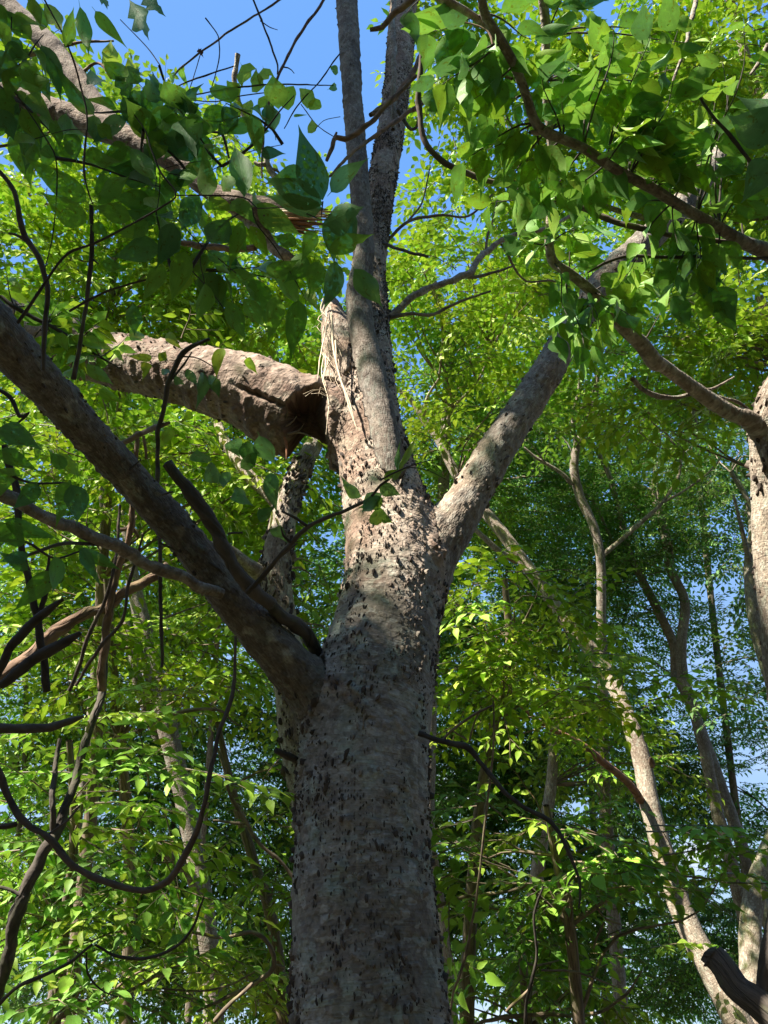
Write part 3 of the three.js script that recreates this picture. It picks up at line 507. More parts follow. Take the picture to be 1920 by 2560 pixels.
// ───────────────────────── other trees ─────────────────────────
function toGround(nodes, lean = 0) {                         // nodes run downwards; carry the last one to the ground
  const n = nodes.at(-1); if (n.p.y < .3) return nodes;
  const prev = nodes.at(-2).p, dir = n.p.clone().sub(prev); const k = dir.y < -.05 ? Math.min(1.2, .6 / -dir.y) : 0;
  nodes.push({ p: V3(n.p.x + dir.x * n.p.y * k * .5, n.p.y * .45, n.p.z + dir.z * n.p.y * k * .5), r: n.r * 1.12 });
  nodes.push({ p: V3(n.p.x + dir.x * n.p.y * k * .8 + lean, -.25, n.p.z + dir.z * n.p.y * k * .8), r: n.r * 1.5 });
  return nodes;
}
function tree(name, label, category, trunkNodes, mat, limbs = [], { group, sides = 14, step = .06, lump = .1, seed = 1 } = {}) {
  const t = toGround(trunkNodes), base = t.at(-1).p, o = thing(name, label, category, [base.x, 0, base.z], group);
  o.userData.wood = [...t.slice(0, -2)];
  o.userData.trunkGeo = sweep(resample(t, step), { sides, lump, freq: 7, seed, tile: 1, wholeTile: true });
  part('trunk', o.userData.trunkGeo, mat, o);
  for (const [k, l] of limbs.entries()) { o.userData.wood.push(...l); part('limb', sweep(resample(l, step), { sides: Math.max(7, sides - 5), lump, freq: 9, seed: seed + k + 1 }), l.mat || mat, o, l.label); }
  return o;
}
function leaves(o, d, list, opt = {}) {
  const blobs = list.map(([x, y, rx, ry, mul = 1, dd = d]) => [0, x, y, rx, ry, dd, Math.max(2, Math.round(Math.PI * rx * ry * size(0, 1, dd) ** 2 * (opt.dens || 60) * mul))]);
  const got = foliage(o, blobs, opt);
  if (opt.twigs !== 0) twiggery(o, o.userData.wood, got, Math.round((opt.twigs || 10) * 1.5), opt.twigMat || M.tan, opt.seed || 1, opt.r0);
  delete o.userData.wood; delete o.userData.trunkGeo;
  return got;
}
const tag = (l, props) => Object.assign(l, props);

// second warty trunk close behind on the left
const t2 = tree('warty_tree', 'second warty tree close behind the big trunk on its left, forking in a Y', 'tree',
  route(3, [[1390, 480, 60, 5], [1340, 570, 80, 4.9], [1290, 670, 90, 4.8], [1245, 780, 104, 4.7], [1215, 920, 118, 4.6], [1195, 1080, 135, 4.5], [1205, 1300, 150, 4.4], [1256, 1540, 156, 4.3], [1302, 1900, 164, 4.2], [1370, 2200, 180, 4.1]]), M.pale,
  [route(3, [[1215, 800, 80, 4.72], [1150, 735, 62, 4.75], [1090, 690, 56, 4.8], [1030, 610, 52, 4.9], [960, 500, 44, 5.1], [930, 380, 36, 5.3]]), route(3, [[1180, 1130, 90, 4.5], [1110, 1085, 72, 4.45], [1060, 1050, 56, 4.4], [980, 985, 40, 4.35], [870, 965, 26, 4.3]])], { sides: 48, step: .02, lump: .06, seed: 21 });
warts(t2, [[t2.userData.trunkGeo, 1500, .014, .05, .8]], 150, 23);
leaves(t2, 5.6, [[600, 1050, 70, 60, .6], [560, 960, 80, 60, .8], [690, 1090, 55, 45, 1.2, 5.2], [690, 1190, 55, 70, 1.4, 5], [680, 1300, 55, 70, 1.4, 5], [690, 1390, 40, 60, 1.2, 5]], { tone: 'fresh', seed: 2, solo: 120, twigs: 8 });

// right edge: trunk with two limbs reaching across the top right
const L1 = route(2, [[1175, 1570, 74, 2.8], [1110, 1486, 64, 2.76], [1040, 1425, 56, 2.72], [960, 1330, 52, 2.68], [900, 1262, 46, 2.64], [800, 1180, 42, 2.6], [730, 1130, 44, 2.57], [714, 1060, 38, 2.54], [722, 880, 34, 2.5], [730, 740, 34, 2.46], [716, 560, 34, 2.42], [696, 350, 32, 2.38], [700, 150, 36, 2.34], [686, -20, 44, 2.3], [670, -200, 46, 2.25]]);
L1.unshift(...route(4, [[1640, 490, 110, 2.98], [1580, 435, 80, 2.95], [1490, 395, 68, 2.92], [1400, 340, 64, 2.9], [1290, 260, 60, 2.86], [1200, 195, 58, 2.83]]));
const L2 = route(2, [[1900, 1330, 95, 2.7], [1780, 1200, 83, 2.62], [1659, 1090, 72, 2.5], [1560, 1050, 57, 2.42], [1450, 985, 50, 2.36], [1350, 930, 48, 2.3], [1250, 872, 45, 2.25], [1160, 815, 46, 2.2], [1060, 765, 43, 2.16], [960, 706, 41, 2.12], [860, 640, 40, 2.08], [770, 600, 41, 2.05], [700, 572, 46, 2.02], [655, 530, 43, 2], [612, 405, 40, 1.97], [565, 285, 40, 1.94], [505, 175, 45, 1.9], [435, 60, 40, 1.87], [420, -20, 34, 1.84], [380, -160, 34, 1.8]]);
const edge = tree('pale_tree', 'pale spotted trunk at the right edge with long limbs reaching across the top', 'tree', route(0, [[1790, 640, 70, 2.75], [1722, 790, 84, 2.9], [1672, 900, 92, 2.98], [1672, 1040, 96, 3], [1690, 1250, 104, 2.95], [1722, 1500, 116, 2.85], [1760, 1850, 128, 2.75], [1800, 2250, 145, 2.65]]), M.pale,
  [tag(L1, { label: 'limb bending upward to a dark vertical stem' }), tag(L2, { mat: M.dim, label: 'dark limb slanting across the top right' }), route(2, [[470, 130, 22, 1.9], [400, 80, 30, 1.9], [330, 35, 32, 1.88], [240, -10, 30, 1.86], [120, -70, 26, 1.84]]), route(2, [[670, 575, 22, 2.02], [645, 572, 20, 2.01], [630, 572, 14, 2.0]])], { sides: 30, step: .02, lump: .1, seed: 31 });  // slanting limb takes the bark copy darkened for shade
for (const [k, [z, l, m]] of [
  [2, [[168, 60, 22, 2.5], [165, 230, 26, 2.5], [152, 400, 26, 2.5], [165, 580, 27, 2.5], [240, 685, 26, 2.5], [400, 762, 24, 2.5], [540, 802, 22, 2.5], [700, 848, 20, 2.5], [850, 892, 26, 2.48], [1000, 955, 26, 2.46], [1250, 1012, 22, 2.45], [1510, 1045, 18, 2.45], [1700, 1060, 16, 2.5]], M.vine],
  [2, [[880, 1177, 8, 2.3], [960, 1132, 14, 2.3], [1050, 1110, 16, 2.3], [1300, 1110, 14, 2.35], [1500, 1112, 14, 2.4], [1700, 1122, 14, 2.5]], M.twig],
  [2, [[1345, 390, 10, 2.1], [1430, 510, 15, 2.1], [1500, 590, 16, 2.1], [1585, 705, 15, 2.1], [1700, 830, 14, 2.15]], M.twig],
  [2, [[555, 345, 16, 1.98], [510, 320, 12, 2.0], [480, 260, 10, 2.02], [455, 150, 10, 2.04], [400, 110, 8, 2.05], [320, 90, 6, 2.06]], M.brown],
  [4, [[1075, 255, 22, 2.75], [1120, 300, 24, 2.8], [1180, 328, 22, 2.85], [1260, 335, 18, 2.9], [1330, 318, 16, 2.9], [1420, 298, 12, 2.95], [1515, 245, 7, 3]], M.dim],
  [4, [[1440, 330, 12, 2.92], [1520, 355, 14, 2.92], [1580, 390, 16, 2.95]], M.dim],
  [2, [[1230, 400, 10, 2.7], [1300, 200, 14, 2.8], [1330, 70, 20, 2.9], [1350, -20, 22, 3]], M.grey],
  [2, [[1659, 200, 20, 2.6], [1620, 270, 18, 2.6], [1585, 320, 12, 2.6]], M.grey],
].entries()) part('branch', sweep(route(z, l), { sides: 9, step: .02, lump: .14, freq: 26, seed: k }), m, edge);
// a leafy twig between two points, its leaves set alternately and drooping
function leafyTwig(owner, a, b, n, len, kind, mats, R, mat = M.twig, r = .003) {
  const L = a.distanceTo(b), nodes = [], j = () => V3((R() - .5), (R() - .3), (R() - .5)).multiplyScalar(.12 * L);
  const o1 = j(), o2 = j();
  for (let i = 0; i <= 5; i++) { const t = i / 5; nodes.push({ p: a.clone().lerp(b, t).addScaledVector(o1, Math.sin(t * Math.PI)).addScaledVector(o2, Math.sin(t * 2 * Math.PI) * .5), r: r * (1 - .75 * t) * (1 + L * .6) }); }
  part('twig', sweep(nodes.map((q) => ({ ...q })), { sides: 5, step: .04, lump: .15, freq: 50 }), mat, owner);
  const c = new THREE.CatmullRomCurve3(nodes.map((q) => q.p));
  for (let k = 0; k < n; k++) {
    const t = Math.max(.12, 1 - (k + R() * .5) / n * Math.min(.92, .55 / L * Math.max(1, n / 6))), p = c.getPoint(t), ax = c.getTangent(t), out = V3(ax.z, 0, -ax.x).normalize().multiplyScalar(k % 2 ? 1 : -1);
    const Y = ax.clone().multiplyScalar(.5 + R() * .4).addScaledVector(out, .5 + R() * .5).add(V3(0, -.35 - R() * .9, 0)).normalize(), N = V3((R() - .5) * 1.5, 1, (R() - .5) * 1.5); N.addScaledVector(Y, -N.dot(Y)).normalize();
    const s = len * (.7 + .55 * R()), g = LG[kind], m = new THREE.Mesh(g[Math.floor(R() * g.length)], mats[Math.floor(R() * mats.length)]);
    m.name = 'leaf'; m.castShadow = m.receiveShadow = true;
    new THREE.Matrix4().makeBasis(Y.clone().cross(N).multiplyScalar(s * (.9 + .3 * R())), Y.clone().multiplyScalar(s), N.multiplyScalar(s)).setPosition(p.addScaledVector(Y, s * .1).sub(owner.position)).decompose(m.position, m.quaternion, m.scale);
    owner.add(m);
  }
}
const nearest = (nodes, p) => nodes.reduce((a, q) => (q.p.distanceTo(p) < a.p.distanceTo(p) ? q : a)).p;
function cluster(owner, z, blobs, wood, len, kind, mats, seed, mat) {   // [x, y, rx, ry, n, depth]
  const R = rng(seed);
  for (const [x, y, rx, ry, n, d] of blobs) {
    for (let left = n; left > 0;) {
      const m = Math.min(left, 5 + Math.floor(R() * 5)); left -= m;
      const a = R() * 6.283, q = Math.sqrt(R()), b = at(z, x + Math.cos(a) * q * rx, y + Math.sin(a) * q * ry, d * (.92 + R() * .2)), from = nearest(wood, b), L = from.distanceTo(b);
      const start = L > .75 ? b.clone().lerp(from, .75 / L) : from; if (L < .12) b.add(V3((R() - .5) * .3, .1, (R() - .5) * .3));
      leafyTwig(owner, start, b, m, len, kind, mats, R, mat);
    }
  }
}
const W12 = [...L1, ...L2];
cluster(edge, 2, [[300, 380, 130, 120, 18, 2.0], [560, 130, 150, 110, 14, 2.0], [820, 150, 180, 120, 22, 2.1], [800, 420, 200, 120, 24, 2.1], [1000, 520, 180, 120, 22, 2.15], [1200, 250, 180, 150, 20, 2.2], [1250, 520, 180, 130, 20, 2.2], [1450, 350, 150, 150, 16, 2.3], [1500, 650, 140, 120, 14, 2.3], [650, 750, 140, 90, 12, 2.2], [800, 800, 140, 80, 12, 2.2], [1000, 800, 150, 90, 12, 2.2], [850, 1000, 150, 90, 10, 2.4], [600, 1000, 90, 80, 8, 2.4], [1250, 1130, 150, 80, 10, 2.4], [1150, 1300, 120, 120, 14, 2.5], [900, 1400, 150, 90, 12, 2.5], [1330, 1280, 120, 90, 10, 2.5], [120, 120, 110, 70, 8, 1.9], [820, 1500, 130, 70, 12, 2.6]], W12, .115, 'ovate', [...LEAF.green, LEAF.fresh[2], LEAF.deep[1]], 41);
{ const R = rng(42), L = (...a) => leafAt(edge, 2, ...a, R); L(1720, 560, 1445, 500, 190, .95, 'ovate', [LEAF.deep[0]], 0); L(1680, 700, 1540, 850, 150, 1.0, 'ovate', [LEAF.deep[0]], .05); L(1700, 470, 1540, 440, 90, 1.0, 'ovate', [LEAF.deep[2]], .05); }
warts(edge, [[edge.userData.trunkGeo, 700, .010, 0, 1]], 120, 37);
{ const o = thing('leafy_branch', 'leafy twigs hiding the upper part of the pale limb on the right', 'branch', [.9, 3.6, -1.9]);
  cluster(o, 2, [[1050, 1150, 140, 90, 11, 2.5], [1000, 1330, 130, 90, 15, 2.5], [780, 1420, 110, 60, 8, 2.5], [830, 1530, 110, 70, 11, 2.5], [700, 1280, 100, 80, 8, 2.5], [1150, 1180, 130, 90, 11, 2.5], [1280, 1000, 120, 80, 8, 2.5], [620, 880, 90, 90, 10, 2.3], [420, 480, 110, 90, 11, 2.0], [360, 620, 110, 80, 10, 2.1], [700, 330, 130, 90, 10, 2.0], [1000, 380, 150, 100, 13, 2.1], [1100, 620, 130, 90, 10, 2.2], [1350, 700, 130, 90, 10, 2.3], [1300, 130, 150, 100, 11, 2.2], [470, 900, 90, 90, 7, 2.4], [980, 150, 120, 90, 10, 2.0], [1500, 180, 110, 110, 8, 2.3]], W12, .098, 'ovate', [...LEAF.green, LEAF.fresh[2], LEAF.green[1]], 43); }
delete edge.userData.wood; delete edge.userData.trunkGeo;

// leaning pale tree on the right, from the bottom edge up behind the right limb
const lean = tree('leaning_tree', 'leaning pale tree right of the big trunk, with a reddish peeling branch', 'tree',
  [...route(4, [[40, 280, 14, 8], [130, 365, 24, 7.8], [170, 430, 32, 7.7], [230, 510, 36, 7.6], [320, 680, 42, 7.4], [440, 830, 52, 7.2], [560, 985, 54, 7], [680, 1150, 56, 6.8], [800, 1315, 60, 6.6], [930, 1470, 64, 6.4]]), ...route(6, [[1040, 195, 68, 6.1], [1110, 400, 80, 5.9], [1150, 620, 84, 5.7], [1222, 860, 92, 5.5], [1300, 1100, 100, 5.3], [1420, 1330, 112, 5.1], [1530, 1550, 118, 4.9], [1640, 1760, 124, 4.8]])], M.pale,
  [tag(route(6, [[1108, 590, 36, 5.7], [1085, 550, 34, 5.65], [1040, 500, 32, 5.6], [960, 435, 32, 5.5], [850, 345, 28, 5.4], [700, 268, 22, 5.3], [600, 190, 14, 5.2], [520, 80, 8, 5.1]]), { mat: M.red, label: 'reddish peeling branch' }), route(4, [[570, 1040, 30, 7], [500, 1000, 26, 6.9], [410, 920, 22, 6.9], [330, 850, 12, 6.9]]), route(4, [[240, 520, 16, 7.6], [260, 470, 14, 7.5], [300, 380, 12, 7.4], [400, 270, 10, 7.3], [470, 120, 7, 7.2]]), route(4, [[170, 420, 18, 7.7], [190, 330, 14, 7.6], [240, 250, 10, 7.5]]), tag(route(6, [[1160, 440, 22, 5.8], [1155, 420, 26, 5.75], [1152, 405, 10, 5.7]]), { mat: M.brown })], { sides: 22, step: .035, lump: .09, seed: 41 });
leaves(lean, 7, [[1130, 640, 100, 60, .6], [1000, 560, 120, 80, .8], [930, 650, 90, 70, .8], [1050, 720, 110, 60, .8], [950, 820, 80, 80, .8], [1060, 870, 90, 70, .7], [960, 950, 60, 60, .7]], { tone: 'fresh', seed: 4, solo: 80, twigs: 12 });

// thin forked tree right of it
const thin = tree('slender_tree', 'slender light-barked tree with a low fork, between the pale limb and the right edge', 'tree',
  route(4, [[925, 220, 20, 9], [910, 330, 26, 9], [862, 480, 34, 9], [822, 600, 36, 8.9], [842, 750, 40, 8.8], [905, 890, 40, 8.7], [935, 1030, 38, 8.6], [938, 1300, 42, 8.5], [945, 1560, 46, 8.4], [950, 2000, 52, 8.3]]), M.grey,
  [route(4, [[945, 1015, 24, 8.6], [1000, 970, 20, 8.6], [1080, 900, 22, 8.6], [1200, 790, 16, 8.6], [1280, 650, 12, 8.7], [1275, 560, 8, 8.7]]), route(4, [[1200, 790, 12, 8.6], [1300, 735, 10, 8.6], [1400, 660, 8, 8.6], [1460, 590, 5, 8.6]]), route(4, [[815, 710, 18, 8.8], [770, 665, 16, 8.8], [700, 620, 14, 8.8], [650, 590, 14, 8.8], [605, 550, 8, 8.8]]), route(4, [[830, 540, 20, 8.9], [815, 440, 16, 8.9], [840, 300, 14, 9], [850, 180, 10, 9]]), route(4, [[840, 400, 16, 9], [880, 360, 14, 9], [920, 325, 9, 9], [980, 320, 6, 9]])], { sides: 14, step: .06, lump: .13, seed: 51 });
leaves(thin, 8.8, [[1260, 700, 90, 60, .7], [1200, 820, 90, 60, .6], [1330, 830, 110, 70, .9], [1150, 930, 80, 60, .5], [1400, 900, 80, 50, .7]], { tone: 'green', seed: 5, twigs: 10, twigMat: M.grey });

// dark trees further right
const darkA = tree('dark_tree', 'dark thin trunk rising left of the blue gaps on the right', 'tree', [...route(4, [[870, 480, 16, 12], [960, 640, 22, 12], [1010, 800, 24, 12], [1060, 1010, 28, 11.8], [1120, 1130, 34, 11.7], [1190, 1270, 38, 11.6], [1250, 1400, 40, 11.5], [1262, 1540, 44, 11.4]]), ...route(6, [[1270, 60, 46, 11.3], [1320, 160, 44, 11.2]])], M.dim, [route(4, [[1000, 985, 18, 11.9], [960, 900, 14, 12], [900, 780, 10, 12], [760, 680, 8, 12]])], { sides: 10, step: .1, seed: 61 });
const darkB = tree('dark_tree', 'dark trunk curving down through the blue gaps right of the forked one', 'tree', [...route(4, [[1175, 620, 14, 12], [1165, 740, 20, 12], [1190, 860, 30, 11.8], [1225, 990, 36, 11.6], [1240, 1080, 38, 11.5], [1298, 1210, 40, 11.3], [1285, 1400, 44, 11.1], [1290, 1530, 46, 11]]), ...route(6, [[1330, 170, 46, 10.8], [1385, 370, 50, 10.5], [1440, 640, 52, 10.2], [1500, 860, 56, 10], [1570, 1150, 60, 9.8]])], M.dim, [route(4, [[1190, 870, 22, 11.8], [1130, 850, 14, 11.7], [1080, 800, 10, 11.7]]), route(4, [[1240, 1080, 18, 11.5], [1240, 960, 12, 11.5], [1190, 800, 10, 11.6], [1180, 620, 8, 11.7]])], { sides: 11, step: .09, seed: 62 });
const darkC = tree('grey_tree', 'grey trunk near the right edge, lit at the side, behind the spotted one', 'tree', [...route(4, [[1500, 660, 20, 9], [1570, 780, 26, 8.9], [1590, 900, 30, 8.8], [1580, 1080, 50, 8.6], [1600, 1290, 54, 8.4], [1655, 1500, 58, 8.2]]), ...route(6, [[1720, 200, 64, 8]])], M.grey, [route(4, [[1580, 1060, 26, 8.6], [1545, 900, 18, 8.6], [1510, 760, 12, 8.6]])], { sides: 12, step: .07, seed: 63 });
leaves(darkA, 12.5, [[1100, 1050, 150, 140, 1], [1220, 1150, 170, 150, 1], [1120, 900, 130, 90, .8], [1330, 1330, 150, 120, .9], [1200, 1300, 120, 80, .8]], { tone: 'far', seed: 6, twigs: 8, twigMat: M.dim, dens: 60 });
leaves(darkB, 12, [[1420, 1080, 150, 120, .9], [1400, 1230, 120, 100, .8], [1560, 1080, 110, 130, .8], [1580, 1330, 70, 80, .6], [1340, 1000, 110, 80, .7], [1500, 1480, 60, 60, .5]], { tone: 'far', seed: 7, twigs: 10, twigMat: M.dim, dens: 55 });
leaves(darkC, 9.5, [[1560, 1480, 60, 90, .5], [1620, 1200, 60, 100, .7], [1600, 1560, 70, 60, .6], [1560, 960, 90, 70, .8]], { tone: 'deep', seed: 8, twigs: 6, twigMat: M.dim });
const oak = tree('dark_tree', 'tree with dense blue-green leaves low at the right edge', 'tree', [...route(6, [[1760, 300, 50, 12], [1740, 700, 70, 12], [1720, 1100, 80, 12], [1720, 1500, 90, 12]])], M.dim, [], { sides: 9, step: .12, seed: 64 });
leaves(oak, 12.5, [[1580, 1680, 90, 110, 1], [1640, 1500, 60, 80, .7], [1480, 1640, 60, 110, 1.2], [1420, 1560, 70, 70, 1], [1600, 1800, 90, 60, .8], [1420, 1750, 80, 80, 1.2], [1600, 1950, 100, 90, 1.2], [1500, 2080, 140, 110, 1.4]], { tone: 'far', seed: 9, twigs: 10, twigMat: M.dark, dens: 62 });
const palePost = tree('pale_tree', 'stout pale trunk low at the right edge, behind the dark broken stump', 'tree', route(6, [[1760, 560, 60, 7], [1680, 760, 74, 6.8], [1610, 960, 86, 6.6], [1582, 1130, 92, 6.4], [1588, 1330, 98, 6.2], [1610, 1560, 108, 6]]), M.pale, [], { sides: 16, step: .06, lump: .14, seed: 65 });
delete palePost.userData.wood; delete palePost.userData.trunkGeo;
{ // dark broken stump in the lower right corner
  const l = route(6, [[1425, 1262, 100, 3.1], [1470, 1310, 104, 3.06], [1530, 1400, 112, 3], [1610, 1460, 128, 2.95], [1720, 1560, 150, 2.9], [1800, 1760, 160, 2.9]]);
  const s = tree('broken_stump', 'dark hollow-ended broken limb in the lower right corner', 'tree stump', l, M.dark, [route(6, [[1640, 1500, 80, 2.95], [1645, 1380, 70, 2.98], [1659, 1250, 64, 3], [1690, 1080, 60, 3.05]])], { sides: 22, step: .025, lump: .18, seed: 66 });
  part('broken_end', sweep(route(6, [[1432, 1270, 84, 3.09], [1412, 1252, 96, 3.1], [1406, 1246, 70, 3.105]]), { sides: 14, step: .012, lump: .35, freq: 24, seed: 3 }), M.dark, s);
  delete s.userData.wood; delete s.userData.trunkGeo;
}
const midI = tree('spotted_tree', 'mottled pale trunk glimpsed through leaves between the big trunk and the leaning tree', 'tree', route(6, [[770, 60, 24, 8], [735, 320, 40, 7.8], [722, 520, 48, 7.7], [690, 720, 56, 7.5], [660, 920, 60, 7.4], [640, 1150, 62, 7.3], [652, 1440, 66, 7.2]]), M.pale, [route(6, [[650, 1180, 30, 7.3], [600, 1220, 26, 7.2], [560, 1300, 22, 7.1]])], { sides: 12, step: .07, seed: 67 });
leaves(midI, 8, [[1330, 1560, 80, 60, .7], [1280, 1650, 90, 70, .8], [1400, 1650, 70, 60, .6], [1250, 1480, 70, 60, .6]], { tone: 'green', seed: 12, twigs: 7 });
const midJ = tree('spotted_tree', 'narrow sunlit trunk just right of the big trunk, near the bottom', 'tree', route(6, [[215, 820, 34, 8], [240, 1000, 38, 8], [262, 1150, 40, 7.9], [280, 1330, 42, 7.8]]), M.pale, [], { sides: 10, step: .1, seed: 68 });
delete midJ.userData.wood; delete midJ.userData.trunkGeo;
const leftK = tree('forked_tree', 'grey forked trunk low on the left, behind the hanging vine', 'tree', [...route(3, [[545, 900, 40, 7], [575, 1130, 60, 6.9], [620, 1330, 74, 6.8], [655, 1490, 80, 6.7]]), ...route(5, [[700, 170, 86, 6.6], [742, 360, 84, 6.5], [790, 560, 80, 6.4], [830, 760, 80, 6.3], [862, 930, 82, 6.2], [895, 1150, 84, 6.1], [920, 1400, 86, 6]])], M.grey,
  [route(5, [[690, 320, 56, 6.6], [640, 200, 52, 6.6], [600, 90, 48, 6.6], [575, -40, 44, 6.6], [540, -180, 38, 6.7]]), route(5, [[870, 1010, 56, 6.15], [820, 920, 46, 6.1], [760, 850, 40, 6.05], [700, 800, 30, 6], [620, 740, 16, 6]]), route(5, [[700, 290, 26, 6.55], [620, 250, 22, 6.5], [570, 220, 14, 6.5]])], { sides: 16, step: .05, lump: .1, seed: 69 });
leaves(leftK, 7.5, [[420, 1000, 120, 80, .7], [220, 1010, 110, 70, .7], [330, 1180, 120, 80, .6], [470, 1330, 90, 70, .6], [560, 1480, 60, 70, .7], [330, 1420, 90, 60, .5]], { tone: 'fresh', seed: 10, solo: 60, twigs: 10 });

// understory saplings, each with its own stem and layered bright leaves
const sapling = (label, stem, d, blobs, opt) => { const o = tree('sapling', label, 'sapling', route(0, stem), M.tan, [], { sides: 8, step: .06, lump: .12, seed: opt.seed, group: undefined }); leaves(o, d, blobs, opt); return o; };
sapling('sunlit sapling with bright layered leaves right of the big trunk, at mid height', [[1090, 1250, 14, 4.6], [1100, 1420, 18, 4.6], [1060, 1600, 22, 4.6], [1030, 1800, 26, 4.6], [1010, 2150, 32, 4.6]], 4.4, [[1080, 1260, 130, 55, 1.3], [1200, 1320, 110, 60, 1.2], [1060, 1400, 110, 80, 1.3], [1200, 1430, 130, 60, 1.3], [1330, 1490, 110, 50, 1.2], [1130, 1520, 150, 70, 1.3], [1000, 1500, 60, 60, 1.2], [1010, 1340, 50, 60, 1.1]], { tone: 'fresh', seed: 20, solo: 300, twigs: 14, scale: .85 });
sapling('sapling with broad horizontal sprays low on the right of the big trunk', [[1180, 1740, 14, 4.0], [1200, 1850, 18, 4.0], [1230, 2000, 24, 4.0], [1250, 2200, 28, 4.0]], 3.9, [[1060, 1690, 90, 80, 1], [1180, 1770, 140, 60, 1.2], [1370, 1810, 150, 50, 1.2], [1500, 1900, 90, 45, 1.1], [1020, 1850, 80, 90, 1.1], [1180, 1900, 150, 70, 1.1], [1330, 1950, 140, 60, 1]], { tone: 'green', seed: 21, solo: 300, twigs: 14 });
sapling('shaded sapling filling the bottom between the big trunk and the leaning tree', [[1120, 1960, 14, 4.6], [1130, 2080, 18, 4.6], [1140, 2220, 22, 4.6]], 4.6, [[1070, 2000, 110, 70, 1], [1230, 2060, 140, 70, 1.1], [1050, 2130, 110, 70, 1], [1240, 2160, 160, 60, 1.1], [1400, 2080, 110, 70, 1]], { tone: 'green', seed: 22, solo: 200, twigs: 12 });
sapling('bright sapling left of the big trunk, near the bottom', [[470, 1560, 12, 4.8], [500, 1700, 18, 4.8], [545, 1850, 22, 4.8], [590, 2000, 26, 4.8], [610, 2200, 30, 4.8]], 4.7, [[570, 1700, 70, 50, 1.2], [530, 1790, 90, 50, 1.2], [590, 1870, 60, 50, 1.1], [540, 1960, 90, 60, 1.2], [470, 2060, 100, 50, 1.1], [580, 2090, 70, 60, 1.2], [540, 2170, 100, 50, 1.1]], { tone: 'fresh', seed: 23, solo: 260, twigs: 12, scale: .85 });
sapling('darker leafy sapling in the lower left corner', [[150, 1600, 14, 3.9], [160, 1800, 20, 3.9], [140, 2000, 24, 3.9], [120, 2200, 28, 3.9]], 3.8, [[150, 1570, 120, 70, .9], [310, 1690, 130, 80, 1], [120, 1780, 120, 90, 1], [300, 1860, 150, 80, 1], [130, 2010, 130, 90, 1.1], [330, 2060, 140, 70, 1.1], [200, 2160, 180, 60, 1.1]], { tone: 'green', seed: 24, solo: 300, twigs: 12 });
sapling('sunlit sapling seen under the dark left limb', [[230, 1250, 14, 5.2], [240, 1400, 20, 5.2], [260, 1600, 24, 5.2], [280, 1900, 28, 5.2]], 5, [[90, 1330, 110, 70, 1.2], [230, 1320, 110, 70, 1.2], [380, 1370, 100, 70, 1.1], [120, 1450, 110, 60, 1], [420, 1480, 100, 60, 1], [280, 1500, 110, 60, 1]], { tone: 'fresh', seed: 25, solo: 240, twigs: 12 });
sapling('sunlit leaves behind the left limb, above the crossing branch', [[260, 860, 12, 5.4], [240, 1020, 18, 5.4], [220, 1250, 24, 5.4], [210, 1600, 28, 5.4]], 5.3, [[150, 930, 120, 70, 1], [330, 960, 110, 60, 1], [480, 960, 100, 60, 1], [110, 1080, 110, 60, 1], [430, 1060, 110, 70, 1], [560, 1010, 60, 70, .8], [320, 760, 130, 50, 1, 5], [220, 820, 110, 50, .9, 5]], { tone: 'fresh', seed: 26, solo: 260, dens: 75, twigs: 12 });

// bright canopy trees on both sides of the open sky
const canopyL = tree('canopy_tree', 'tall yellow-green canopy tree at the upper left, below the open sky', 'tree', route(0, [[300, 380, 9, 9], [260, 520, 12, 9], [232, 700, 14, 8.9], [225, 1000, 15, 8.6], [200, 1500, 16, 8.2]]), M.grey, [route(0, [[250, 560, 12, 9], [150, 470, 9, 9], [60, 420, 6, 9]]), route(0, [[240, 640, 14, 9], [400, 560, 10, 9], [520, 520, 6, 9]])], { sides: 10, step: .1, seed: 71 });
leaves(canopyL, 8.6, [[100, 420, 140, 70, 1], [90, 580, 140, 110, 1.1], [290, 620, 160, 100, 1.1], [470, 610, 140, 80, 1], [610, 700, 90, 60, .9], [250, 470, 150, 70, .9], [410, 440, 130, 60, .9], [455, 320, 80, 40, .9, 10], [330, 720, 130, 60, 1], [120, 740, 120, 80, 1], [200, 270, 90, 50, .9, 9.5], [60, 230, 80, 80, .9], [330, 310, 70, 50, .7, 9.5], [40, 120, 60, 60, .7], [600, 420, 80, 50, .8], [540, 360, 60, 40, .7], [350, 260, 50, 40, .6], [560, 560, 100, 70, 1]], { tone: 'fresh', seed: 30, twigs: 18, scale: 1.3, dens: 42 });
const canopyR = tree('canopy_tree', 'tall bright canopy tree filling the upper right beyond the near leaves', 'tree', route(0, [[1560, -60, 16, 8.5], [1640, 220, 24, 8.4], [1720, 420, 30, 8.2], [1780, 700, 36, 8], [1800, 1000, 44, 7.8], [1820, 1500, 50, 7.6]]), M.pale, [route(0, [[1640, 230, 18, 8.4], [1450, 200, 13, 8.3], [1250, 90, 8, 8.4]]), route(0, [[1660, 280, 16, 8.3], [1560, 130, 12, 8.3], [1500, 40, 8, 8.3]]), route(0, [[1730, 460, 18, 8.2], [1450, 480, 14, 8.1], [1250, 420, 11, 8.1], [1130, 330, 8, 8.2]])], { sides: 10, step: .1, seed: 72 });
